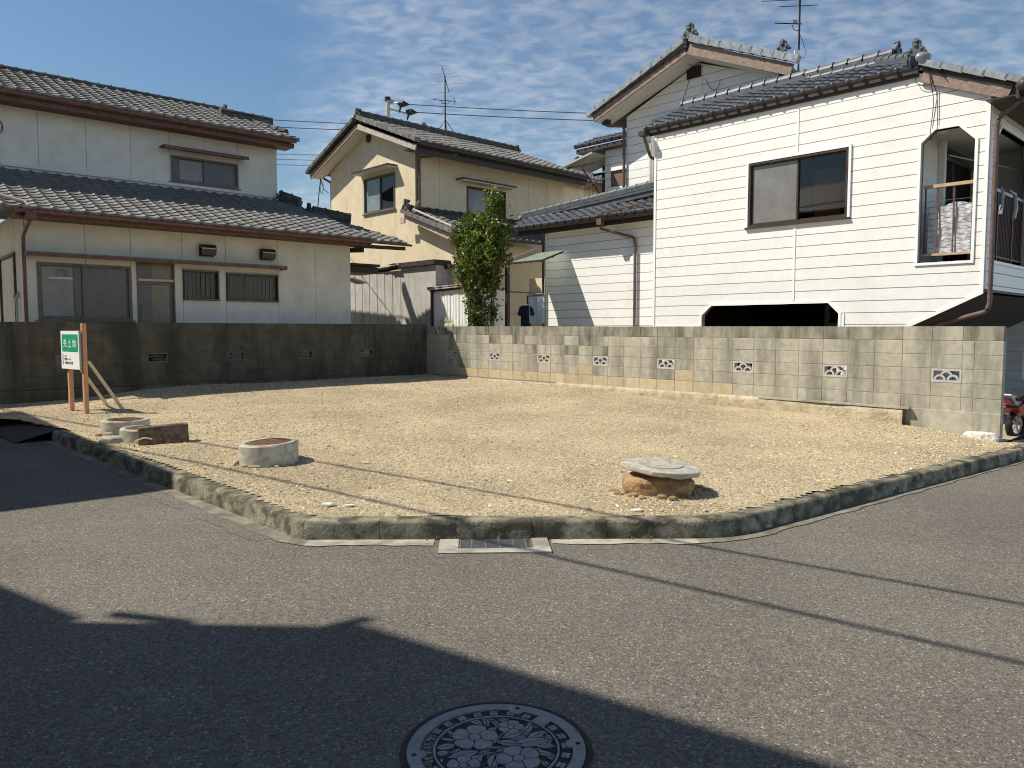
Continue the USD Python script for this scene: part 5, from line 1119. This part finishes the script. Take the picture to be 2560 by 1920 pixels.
# ------------------------------------------------------------------ antennas, pole, wires
def antenna_mast(name, label, base, top, yagi, uhf):
    a = thing(name, label, 'antenna', base)
    obj('mast', MB().tube([base, top], .022, 8), 'black_metal', a, smooth=40)
    yagi(a); uhf(a); return a
b0 = BD.pt(3.02, -2.36, 8.28); b1 = b0 + [0, 0, 1.85]
ex = np.array([.99, -.1, 0]); ey = np.array([.1, .99, 0])
def yg(a):
    obj('boom', MB().tube([b1 + ey * -.55 + [0, 0, .12], b1 + ey * .75 + [0, 0, -.32]], .012, 6), 'black_metal', a)
    for s, w, z in ((-.6, .55, .14), (-.25, .9, .0), (.35, 1.12, -.16), (.72, .58, -.30)):
        obj('element', MB().tube([b1 + ey * s + ex * -w / 1 * .5 * 1.0 + [0, 0, z - .01], b1 + ey * s + ex * w * .5 + [0, 0, z + .01]], .008, 6), 'pink_rod', a)
def uh(a):
    c = b0 + [0, 0, 1.05]
    obj('boom', MB().tube([c + ex * -.42 + [0, 0, .04], c + ex * .34 + [0, 0, -.04]], .011, 6).tube([c + ex * -.14, c + ex * -.12 + [0, 0, -.09], c + ex * .1 + [0, 0, -.12], c + ex * .14 + [0, 0, -.03]], .012, 6), 'black_metal', a)
    obj('reflector', MB().tube([c + ex * .28 + [0, 0, .07], c + ex * .35 + [0, 0, -.03], c + ex * .29 + [0, 0, -.16]], .012, 6), 'black_metal', a)
    for k in range(7): obj('element', MB().tube([c + ex * (-.4 + k * .1) + ey * -.1 + [0, 0, .04 - .011 * k], c + ex * (-.4 + k * .1) + ey * .1 + [0, 0, .04 - .011 * k]], .005, 5), 'black_metal', a)
a1 = antenna_mast('roof_antenna', 'tripod television antenna on the beige house ridge', b0, b1, yg, uh)
for dx, dy in ((-.28, .0), (.28, -.1), (.05, .25)): obj('leg', MB().tube([b0 + [0, 0, .42], b0 + [dx, dy, .0]], .012, 6), 'black_metal', a1)
obj('booster_box', MB().bar(b0 + [-.07, -.05, .62], b0 + [-.07, -.05, .74], .09, .06, (0, 1, 0)), 'white_plastic', a1)
obj('coax', MB().tube([b0 + [-.06, -.05, .62], b0 + [-.05, -.04, .3], b0 + [-.06, -.06, 0]], .006, 5), 'white_plastic', a1)
c0 = UG.pt(7.25, -1.0, 7.5); c1 = c0 + [0, 0, 2.4]
def yg2(a):
    z = c0 + [0, 0, 1.68]
    for zz, w in ((0.0, 1.62), (-.135, .86)): obj('element', MB().tube([z + ex * -w * .53 + [0, 0, zz], z + ex * w * .47 + [0, 0, zz]], .008, 6), 'black_metal', a)
    obj('boom', MB().tube([z + ex * -.05 + [0, 0, .3], z + ex * -.04 + [0, 0, -.14]], .016, 6), 'galvanised', a)
def uh2(a):
    z = c0 + [0, 0, 1.14]
    obj('boom', MB().tube([z + ex * -.56 + [0, 0, .04], z + ex * .06], .011, 6).tube([z + ex * -.16 + [0, 0, -.02], z + ex * -.13 + [0, 0, -.12], z + ex * -.02 + [0, 0, -.15]], .009, 6), 'black_metal', a)
    obj('clear_reflector', MB().box(Fr((z + ex * -.1)[:2], 92), -.05, .05, -.006, .006, z[2] + .02, z[2] + .1), 'galvanised', a)
a2 = antenna_mast('roof_antenna', 'tall dark television antenna on the white house roof with a looped cable', c0, c1, yg2, uh2)
obj('junction_box', MB().bar(c0 + [-.05, -.06, .42], c0 + [-.05, -.06, .54], .12, .05, (0, 1, 0)), 'white_plastic', a2)
obj('coax_loop', MB().tube([c0 + [.02, 0, .9], c0 + [.1, 0, .7], c0 + [.17, 0, .5], c0 + [.12, 0, .37], c0 + [.04, 0, .42]], .006, 5), 'cable', a2, smooth=True)

up = thing('utility_pole', 'concrete utility pole with wire clamps rising behind the beige house roof', 'utility pole', (-7.2, 45, .5))
obj('pole', MB().tube([(-7.25, 45, .5), (-7.1, 45, 14.85)], [.17, .12], 14), 'concrete_pole', up, smooth=40)
obj('crossarm', MB().tube([(-7.1, 45, 14.6), (-6.5, 44.8, 14.55)], .05, 8).tube([(-7.05, 45, 14.3), (-5.9, 44.8, 13.95)], .05, 8).tube([(-7.05, 45, 14.75), (-6.7, 45, 14.7)], .09, 8), 'galvanised', up)
for x, z in ((-6.1, 14.5), (-5.65, 14.05)):
    obj('insulator', MB().tube([(x - .4, 44.8, z + .03), (x - .1, 44.8, z + .02), (x + .25, 44.8, z - .02)], [.1, .19, .03], 8).tube([(x - .2, 44.8, z), (x - .35, 44.8, z - .5)], [.1, .02], 6), 'black_metal', up)
obj('top_band', MB().tube([(-7.11, 45, 14.75), (-7.11, 45, 14.95)], .17, 10), 'black_metal', up)
obj('drop_wire', MB().tube([(-6.3, 44.8, 13.6), (-6.7, 44.8, 12.4)], .015, 5), 'cable', up)
def wire(label, A, B, sag, r, grp):
    A, B = np.array(A, float), np.array(B, float); t = np.linspace(0, 1, 26)[:, None]; p = A + (B - A) * t; p[:, 2] -= sag * 4 * (t * (1 - t))[:, 0]
    obj('overhead_wire', MB().tube(p, r, 6), 'cable', smooth=True, label=label, cat='wire', group=grp)
wire('upper power line crossing the sky right of the utility pole', (-6.0, 44.8, 14.5), (20, 45, 13.9), .25, .022, 'power lines behind the houses')
wire('lower power line crossing the sky right of the utility pole', (-5.5, 44.8, 14.05), (20, 45, 13.55), .25, .022, 'power lines behind the houses')
for i, (zl, zr) in enumerate(((14.05, 13.3), (13.6, 12.95))):
    wire(f'{("upper", "lower")[i]} of the two power lines left of the utility pole above the gap', (-22, 45, zl + .2), (-7.2, 45, zr + .1), .1, .02, 'power lines behind the houses')
for i, z in enumerate((11.65, 11.35, 11.05)):
    wire(f'{("top", "middle", "bottom")[i]} of three thin lines between the cream and beige roofs', (-22, 45, z + .35), (-7.2, 45, z), .05, .014, 'thin lines between the roofs')
wire('dark service cable dropping between the cream and beige houses', BG.pt(-5.4, .1, 5.6), LH1.pt(-.6, -3.0, 4.3), .05, .012, 'service cables')
# street wires overhead whose shadows cross the lot and the road
for k, (p, q) in enumerate((((-4.61, 9.27, .25), (2.53, 3.70, 0)), ((-4.28, 9.91, .27), (3.09, 4.54, 0)))):
    p, q = np.array(p), np.array(q); d_ = (q - p)[:2] / np.linalg.norm((q - p)[:2]); H_ = 6.4 if k == 0 else 6.0
    s = H_ / SUN[2] * SUN[:2]
    A = np.array([*(p[:2] - d_ * 16 + s), H_]); B = np.array([*(q[:2] + d_ * 12 + s), H_])
    wire(f'{("nearer", "farther")[k]} street cable overhead whose shadow crosses the lot and road', A, B, .0, .026 if k == 0 else .024, 'street cables overhead')

# ------------------------------------------------------------------ far roof between the houses
FR_ = Fr((5, 40), 46)
fh = thing('distant_house', 'distant blue grey tiled roof seen in the gap left of the white house', 'house', FR_.pt(-2, 0, 1))
obj('wall', MB().box(FR_, -5, 3, -5, -.0, 1, 8.9), 'beige_stucco', fh)
roof(fh, FR_, .6, 9.0, .4, [(-5.5, 0), (3.5, 0), (3.5, 3), (-5.5, 3)], 'slate_tile', 'brown_board', 0, seed=31)
obj('fascia_boards', MB().box(FR_, -5.4, 3.4, .3, .36, 8.6, 8.98), 'brown_board', fh)
crest(fh, FR_.pt(-3.2, .6, 9.55), (FR_.n[0], FR_.n[1]), .5, .5, 'slate_ridge')

# ------------------------------------------------------------------ things standing on the lot
def lz(x, y): return float(lot_z([[x, y]])[0])
def pit_ring(label, x, y, r, h, tilt, grp, lidmat='rust', lift=.0):
    z = lz(x, y)
    t = thing('inspection_ring', label, 'concrete ring', (x, y, z), grp); n = 40; v = []; f = []
    prof = [(r, -.08), (r, h - .015), (r - .012, h), (r * .80, h), (r * .795, h - .018), (r * .78, h - .018)]
    for i in range(n):
        a = 2 * np.pi * i / n
        for rr_, hh in prof:
            k = 1 + .018 * meshkit.fbm(np.array([[math.cos(a) * 2.4 + x, math.sin(a) * 2.4 + y, hh * 9]]), 3, 4)[0]
            px, py = rr_ * k * math.cos(a), rr_ * k * math.sin(a); v.append((x + px, y + py, z + lift + hh + tilt[0] * px + tilt[1] * py))
    m = len(prof)
    for i in range(n):
        for j in range(m - 1): f.append([i * m + j, ((i + 1) % n) * m + j, ((i + 1) % n) * m + j + 1, i * m + j + 1])
    obj('ring_wall', MB().add(v, f), 'ring_concrete', t, smooth=35)
    lid = Point(0, 0).buffer(r * .775, 40); mb = MB()
    for g, z0, z1 in ((lid, h - .045, h - .006), (lid.buffer(-.02).difference(lid.buffer(-.03)), h - .006, h - .002), (unary_union([sbox(-r * .6, y_ - .004, r * .6, y_ + .004) for y_ in np.linspace(-r * .5, r * .5, 9)]), h - .006, h - .003)):
        for gg in polys(g):
            mm = trimesh.creation.extrude_polygon(gg, z1 - z0); w = np.array(mm.vertices); w[:, 2] += z0 + lift + tilt[0] * w[:, 0] + tilt[1] * w[:, 1]
            mb.add(w + np.array([x, y, z]), mm.faces)
    obj('lid', mb, lidmat, t)
    # crumbled spoil round the foot
    sp = MB()
    for i in range(16):
        a = R.uniform(0, 6.28); rr_ = r * R.uniform(.95, 1.25)
        mm = lump((x + rr_ * math.cos(a), y + rr_ * math.sin(a), z + .0), (R.uniform(.02, .07), R.uniform(.02, .07), R.uniform(.012, .035)), i + 1).done(); sp.add(*mm)
    obj('spoil', sp, 'earth', t, kind='stuff')
    return t
pit_ring('low concrete inspection ring with rusty lid, farthest along the left kerb', -5.33, 10.55, .30, .14, (-.01, .01), 'inspection rings', lift=.03)
pit_ring('concrete inspection ring with dusty lid next to the dark block', -4.72, 9.85, .30, .15, (-.02, .0), 'inspection rings')
pit_ring('tilted concrete inspection ring with red rust lid standing alone near the front corner', -2.62, 8.22, .305, .17, (.045, .02), 'inspection rings', lift=.05)
obj('mortar_lump', lump((-5.05, 9.63, lz(-5.05, 9.63) + .02), (.12, .07, .06), 3, .6), 'ring_concrete', smooth=True, label='crusty mortar lump at the foot of the middle ring', cat='mortar')
# leaning dark block
z = lz(-4.28, 9.5)
ba, bb = np.array([-4.60, 9.46, z - .01]), np.array([-4.12, 9.66, z + .02])
bm = trimesh.creation.box((1, 1, 1)).subdivide().subdivide().subdivide(); w = np.array(bm.vertices); w = np.sign(w) * np.abs(w) * (1 - .03 * (np.abs(w) > .47).sum(1, keepdims=True)); w *= 1 + .05 * meshkit.fbm(w * 5, 4, 2)[:, None]
ax_ = (bb - ba) / np.linalg.norm(bb - ba); sd_ = np.cross(ax_, [0, 0, 1.]); sd_ /= np.linalg.norm(sd_); u_ = np.cross(sd_, ax_) + sd_ * -.22; u_ /= np.linalg.norm(u_)
obj('stone_block', MB().add((ba + bb) / 2 + [0, 0, .09] + w[:, :1] * ax_ * .58 + w[:, 1:2] * sd_ * .17 + w[:, 2:] * u_ * .25, bm.faces), 'dark_block', label='dark brown oblong block leaning on the gravel beside the middle ring', cat='block', smooth=30)
obj('bent_wire', MB().tube([(-4.62, 9.3, lz(-4.6, 9.3) + .0), (-4.58, 9.3, z + .06), (-4.5, 9.34, z + .09), (-4.42, 9.38, z + .07)], .01, 6), 'brace_wood', smooth=True, label='bent pale hose end by the dark block', cat='hose')
# slab on a soil lump
x, y = 1.36, 6.98; z = lz(x, y)
sl = thing('broken_slab_pit', 'broken square concrete slab with a round lid raised on a lump of orange soil', 'concrete slab', (x, y, z))
mm = trimesh.creation.icosphere(subdivisions=4); w = np.array(mm.vertices); w = np.sign(w) * np.abs(w) ** .6; w *= 1 + .22 * meshkit.fbm(w * 1.8 + 4, 5, 12)[:, None]
obj('soil_lump', MB().add(w * [.285, .22, .11] + [x - .02, y, z + .045], mm.faces), 'clay_soil', sl, smooth=60)
def tz(px, py): return -.055 * (px) + .05 * py
outl = Polygon([(-.30, -.10), (-.12, -.30), (.12, -.33), (.30, -.22), (.33, -.02), (.22, .24), (.02, .30), (-.22, .22), (-.33, .06)])
n = 72; v = []; f = []
bd = outl.exterior; prof = [(.93, .025), (1.0, .05), (1.0, .08), (.985, .09), (.6, .09)]
for i in range(n):
    p = np.array(bd.interpolate(i / n * bd.length).coords[0])
    for j, (k, hh) in enumerate(prof):
        g = 1 + (.08 * meshkit.fbm(np.array([[p[0] * 9, p[1] * 9, j * .7]]), 4, 5)[0] if j < 3 else 0)
        pp = p * k * g; v.append((x + pp[0], y + pp[1], z + .155 + hh + tz(*pp) + (.02 * meshkit.fbm(np.array([[p[0] * 12, p[1] * 12, 3.]]), 3, 8)[0] if j == 0 else 0)))
m = len(prof)
for i in range(n):
    for j in range(m - 1): f.append([i * m + j, ((i + 1) % n) * m + j, ((i + 1) % n) * m + j + 1, i * m + j + 1])
v.append((x, y, z + .155 + .09)); f2 = [[i * m + m - 1, ((i + 1) % n) * m + m - 1, len(v) - 1] for i in range(n)]
v.append((x, y, z + .155)); f2 += [[((i + 1) % n) * m, i * m, len(v) - 1] for i in range(n)]
obj('slab', MB().add(v, np.vstack([np.array(f)[:, [0, 1, 2]], np.array(f)[:, [0, 2, 3]], np.array(f2)])), 'ring_concrete', sl, smooth=30)
mb = MB()
for g, z0, z1 in ((Point(.0, 0).buffer(.205, 32), .088, .098),):
    for gg in polys(g.difference(unary_union([Point(a, .04).buffer(.016) for a in (-.1, .1)]))):
        q = trimesh.creation.extrude_polygon(gg, z1 - z0); w = np.array(q.vertices); w[:, 2] += z0 + tz(w[:, 0], w[:, 1]); mb.add(w + [x, y, z + .155], q.faces)
obj('lid', mb, 'gutter_concrete', sl, smooth=30)
sp = MB()
for i in range(26):
    a = R.uniform(0, 6.28); rr_ = R.uniform(.25, .42)
    sp.add(*lump((x + rr_ * math.cos(a) * 1.1, y + rr_ * math.sin(a) * .9, z + .005), (R.uniform(.012, .05), R.uniform(.012, .05), R.uniform(.01, .03)), i + 40).done())
obj('spoil', sp, 'clay_soil', sl, kind='stuff')
# for sale sign
s1, s2 = np.array([-7.36, 12.66]), np.array([-6.87, 12.25])
sx = (s2 - s1) / np.linalg.norm(s2 - s1)
SG = Fr(s1, math.degrees(math.atan2(sx[0], sx[1])))
W_ = np.linalg.norm(s2 - s1)
zg = lz(*((s1 + s2) / 2))
sg = thing('sale_sign', 'white and green board sign on two brown wooden posts with braces', 'sign', (*((s1 + s2) / 2), zg))
for u, zt in ((.02, 1.56), (W_ - .03, 1.74)): obj('post', MB().bbox(SG, u - .035, u + .035, -.10, -.035, zg - .15, zt, .004), 'sign_post', sg)
obj('board', MB().box(SG, -.14, W_ - .05, -.03, .0, 1.00, 1.62), 'sign_white', sg)
obj('board_side', MB().box(SG, W_ - .049, W_ - .035, -.036, .002, .995, 1.625), 'galvanised', sg)
bx0, bx1 = -.09, W_ - .09
obj('green_panel', MB().box(SG, bx0, bx1, .001, .003, 1.285, 1.565), 'sign_green', sg)
def glyph(segs, u, z, w, h, th, mat, name='letter'):
    g = unary_union([LineString([(u + a * w, z + b * h) for a, b in s]).buffer(th, cap_style=2, join_style=2) for s in segs])
    obj(name, MB().prism(SG, g, .0035, .0055), mat, sg)
URI = [[(.5, 1), (.5, .62)], [(.12, .85), (.88, .85)], [(.22, .66), (.78, .66)], [(.08, .50), (.08, .38)], [(.08, .50), (.92, .50)], [(.92, .5), (.92, .38)], [(.36, .42), (.33, .18), (.08, .02)], [(.62, .42), (.62, .08), (.95, .08), (.95, .2)]]
TSU = [[(.5, 1), (.5, .06)], [(.2, .62), (.8, .62)], [(.05, .06), (.95, .06)]]
CHI = [[(.05, .68), (.42, .68)], [(.22, .95), (.22, .22)], [(.02, .14), (.42, .28)], [(.45, .62), (.95, .74), (.92, .36), (.82, .38)], [(.7, .98), (.7, .28)], [(.52, .85), (.52, .1), (.95, .1), (.96, .26)]]
pw = (bx1 - bx0)
for k, g in enumerate((URI, TSU, CHI)): glyph(g, bx0 + pw * (.09 + .29 * k), 1.352, pw * .22, .135, .0062, 'sign_white')
# small print: a column of green characters and three dark lines of lettering with a telephone number
KO = [[(.1, .8), (.9, .8)], [(.5, 1), (.3, .1)], [(.5, .6), (.9, .1)]]; KU = [[(.1, .9), (.9, .9)], [(.5, .9), (.5, .1)], [(.1, .1), (.9, .1)]]; KE = [[(.3, 1), (.1, .5)], [(.2, .75), (.95, .75)], [(.65, .75), (.3, 0)]]; KN = [[(.2, 1), (.2, 0), (.9, 0)], [(.5, .9), (.5, .4)], [(.8, .9), (.8, .4)]]
for k, g in enumerate((KE, KO, KU, KN, KU)): glyph(g, bx0 + .005, 1.215 - k * .036, .034, .028, .0030, 'sign_ink_green')
for k, g in enumerate((KU, KO, KN, KE)): glyph(g, bx0 + .09 + k * .024, 1.205, .018, .016, .0020, 'sign_ink')
RO_ = [[(.1, .1), (.1, .9), (.9, .9), (.9, .1), (.1, .1)]]; HA = [[(.35, .8), (.05, .1)], [(.6, .8), (.95, .1)]]; DA = [[(.05, .5), (.95, .5)]]; TO = [[(.3, 1), (.3, 0)], [(.3, .6), (.85, .35)]]; YA = [[(.05, .6), (.95, .75), (.75, .4)], [(.35, 1), (.55, 0)]]
for k, g in enumerate((RO_, RO_, YA, HA, DA, DA, TO)): glyph(g, bx0 + .085 + k * .038, 1.145, .030, .036, .0030, 'sign_ink')
mt_ = meshkit.text_mesh('TEL', .03, .002, True); 
def text_on(s, u, z, h, bold=True):
    m = meshkit.text_mesh(s, h, .002, bold); w = np.array(m.vertices); sc = 1.0
    obj('letter', MB().add(SG.w(np.column_stack([u + w[:, 0] * .78, z + w[:, 1], w[:, 2] + .0035])), m.faces), 'sign_ink', sg)
text_on('TEL', bx0 + .085, 1.085, .030); text_on('908-960-223', bx0 + .15, 1.083, .036)
for u in (.04, W_ - .04):
    a = SG.pt(u, -.11, 1.12); b = np.array([*(SG.p + SG.d * (u + .02) - SG.n * .62), 0]); b[2] = lz(b[0], b[1]) - .03
    obj('brace', MB().bar(a, b, .035, .045), 'brace_wood', sg)
# steel ramp plate over the gutter at far left
K2 = np.array(kerb_path[0]); kd = (np.array(KL) - FLc) / np.linalg.norm(np.array(KL) - FLc); kn = np.array([-kd[1], kd[0]])
def rp(a, b, z): q = K2 + kd * a + kn * b; return np.array([q[0], q[1], z + road_z(*q)])
mb = MB(); top = [rp(.03, .42, .022), rp(2.4, .42, .022), rp(2.4, -.12, .165), rp(.03, -.12, .165)]
mb.add(top + [p - [0, 0, .014] for p in top], [[0, 3, 2, 1], [4, 5, 6, 7], [0, 1, 5, 4], [1, 2, 6, 5], [2, 3, 7, 6], [3, 0, 4, 7]])
rmp = thing('ramp_plate', 'dark steel ramp plate bridging the gutter at the far left kerb end', 'ramp', rp(.5, .2, 0))
obj('plate', mb, 'steel_dark', rmp)
obj('plate_lip', MB().bar(rp(.03, .43, .002), rp(2.4, .43, .002), .03, .022), 'steel_dark', rmp)
# pale chips on the ground
chips = [(-1.52, 6.30, .045, 'flat white chip on the kerb corner at the left'), (-1.34, 6.27, .03, 'small pale chip beside the larger white one at the kerb corner'), (1.03, 6.22, .035, 'white flake on the gravel in front of the broken slab'), (-1.55, 8.1, .03, 'lone pale stone in the middle of the gravel')]
for i, (x, y, r, lab) in enumerate(chips):
    obj('stone_chip', lump((x, y, lz(x, y) + .012), (r, r * .7, r * .28), i + 70, .5), 'white_stone', label=lab, cat='stone')
rr = np.random.default_rng(77); mbw = MB()
for i in range(26):
    dd_ = rr.choice([rr.uniform(dl + 1.9, dl + 3.5), rr.uniform(.5, total)]); p = off_line(dd_, -.012); h = rr.uniform(.015, .05)
    for j in range(7):
        a = rr.uniform(0, 6.28); e = np.array([p[0] + .03 * math.cos(a), p[1] + .03 * math.sin(a), road_z(*p) + h])
        mbw.add([[p[0] - .004, p[1], road_z(*p)], [p[0] + .004, p[1], road_z(*p)], e], [[0, 1, 2]])
obj('gutter_weeds', mbw, 'leaf_new', label='tiny green weeds sprouting along the foot of the kerb', cat='weeds', kind='stuff')

# ------------------------------------------------------------------ scooter in the carport, half hidden by the wall end
SC = Fr((7.75, 11.75), 62)
zc = road_z(7.8, 11.8) + .01
sc = thing('motor_scooter', 'parked red and grey motor scooter in the dark carport behind the wall end', 'scooter', SC.pt(.6, 0, zc))
def wheel(u):
    g = np.linspace(0, 2 * np.pi, 25); wl = obj('wheel', MB().tube([SC.pt(u + .20 * math.cos(a), 0, zc + .25 + .20 * math.sin(a)) for a in g], .05, 8, False), 'rubber', sc, smooth=True)
    obj('rim', MB().tube([SC.pt(u + .14 * math.cos(a), 0, zc + .25 + .14 * math.sin(a)) for a in g], .014, 6, False), 'scooter_grey', wl, smooth=True)
    for k in range(5): obj('spoke', MB().tube([SC.pt(u, 0, zc + .25), SC.pt(u + .14 * math.cos(k * 1.2566), 0, zc + .25 + .14 * math.sin(k * 1.2566))], .014, 6), 'scooter_grey', wl)
wheel(0); wheel(1.25)
obj('body', MB().prism(SC, Polygon([(-.18, .52), (.02, .62), (.45, .58), (.55, .3), (.9, .28), (1.02, .55), (1.0, .92), (1.08, .95), (1.16, .6), (1.08, .3), (.95, .2), (.5, .2), (.2, .36), (-.1, .44)]).buffer(.02), -.14, .14), 'scooter_red', sc)
for v_ in (0,): pass
obj('seat', MB().prism(SC, Polygon([(-.2, .66), (.1, .74), (.42, .72), (.46, .66), (.0, .64)]).buffer(.025), -.13, .13), 'rubber', sc)
obj('tail_cowl', MB().prism(SC, Polygon([(-.34, .72), (-.05, .64), (.3, .60), (.3, .50), (-.1, .52)]).buffer(.02), -.1, .1), 'scooter_grey', sc)
obj('tail_light', MB().prism(SC, Polygon([(-.36, .66), (-.2, .64), (-.2, .58), (-.33, .6)]), -.07, .07), 'scooter_red', sc)
obj('front_fork', MB().tube([SC.pt(1.25, .07, zc + .25), SC.pt(1.05, .07, zc + .9)], .02, 8).tube([SC.pt(1.25, -.07, zc + .25), SC.pt(1.05, -.07, zc + .9)], .02, 8), 'scooter_grey', sc)
obj('handlebar', MB().tube([SC.pt(.95, -.32, zc + 1.0), SC.pt(1.03, -.1, zc + .98), SC.pt(1.03, .1, zc + .98), SC.pt(.95, .32, zc + 1.0)], .016, 8), 'rubber', sc, smooth=True)
obj('mirror', MB().tube([SC.pt(1.0, .2, zc + 1.0), SC.pt(1.02, .28, zc + 1.18)], .006, 6).ball(SC.pt(1.02, .3, zc + 1.2), .055, 2, (.5, 1, .7)), 'rubber', sc)
# body parts above were given in heights over the floor of the carport
for nm in ('body', 'seat', 'tail_cowl', 'tail_light'):
    UsdGeom.Xformable(stage.GetPrimAtPath(f'{sc.path}/{nm}')).AddTranslateOp().Set(Gf.Vec3d(0, 0, zc))
obj('house_number_plate', MB().box(MH.off(-2.0), 12.2, 12.27, -.0, .02, .75, 1.35), 'white_plastic', label='narrow white plate in the dark carport right of the wall end', cat='plate')

# ------------------------------------------------------------------ houses across the street, left of the picture, that shade the road
def back(p, h): return np.array([p[0] + SUN[0] / SUN[2] * h, p[1] + SUN[1] / SUN[2] * h])
cA = back((-3.25, 7.70), 6.2)
N1 = Fr(cA, -43.0)            # u goes away along the street, n points to the left-front
e1 = N1.n
nb = thing('neighbour_house', 'plain rendered house across the side street, out of view to the left', 'house', (*cA, 0))
obj('wall', MB().box(N1, .5, 6.3, -9, -.55, -.2, 6.05) if np.dot(N1.n, [-1, 0]) < 0 else MB().box(N1, .5, 6.3, .55, 9, -.2, 6.05), 'plain_wall', nb)
sg_ = 1 if np.dot(N1.n, [-1, 0]) > 0 else -1
obj('roof', MB().add([N1.pt(0, 0, 6.2), N1.pt(6.8, 0, 6.2), N1.pt(6.8, sg_ * 9.5, 6.2), N1.pt(0, sg_ * 9.5, 6.2), N1.pt(2.2, sg_ * 4.7, 8.0), N1.pt(4.6, sg_ * 4.7, 8.0)], [[0, 1, 5], [0, 5, 4], [1, 2, 5], [2, 3, 4], [2, 4, 5], [3, 0, 4], [0, 2, 1], [0, 3, 2]]), 'slate_tile', nb)
for k in range(2): obj('window', MB().box(N1, 1.5 + 2.6 * k, 3.0 + 2.6 * k, sg_ * .50, sg_ * .54, 3.6, 4.8), 'frosted_dark', nb)
nc = thing('corner_house', 'stepped flat roofed house beside the viewer, out of view to the left', 'house', (-9, 2, 0))
dA = np.array([.836, -.549]); dA /= np.linalg.norm(dA)
yawA = math.degrees(math.atan2(dA[0], dA[1]))
for k, (h, pa, ta, tb) in enumerate(((6.6, (-2.43, 4.17), -6.0, 0.0), (7.1, (-1.67, 4.05), .02, .56), (8.0, (-.86, 4.10), 0.0, 3.6))):
    q = back(pa, h); Fk = Fr(q, yawA); s_ = 1 if Fk.n[0] < 0 else -1
    obj('wall', MB().box(Fk, ta, tb, *sorted((0, s_ * 7.0)), -.3, h - .12), 'plain_wall', nc)
    obj('roof', MB().box(Fk, ta - .05, tb + .05, *sorted((s_ * -.05, s_ * 7.1)), h - .119, h), 'slate_tile', nc)
# blend between steps: a pipe rack and gutter ends, small irregularities of the eaves
q = back((-1.30, 4.0), 7.6); Fk = Fr(q, yawA)
obj('eave_gutter', MB().tube([np.array([*back((-1.75, 4.13), 7.0), 7.0]), np.array([*back((-2.25, 4.25), 6.7), 6.7])], .05, 8).tube([np.array([*back((-1.25, 3.87), 7.6), 7.6]), np.array([*back((-.80, 4.22), 8.1), 8.1])], .045, 8), 'dark_brown', nc)
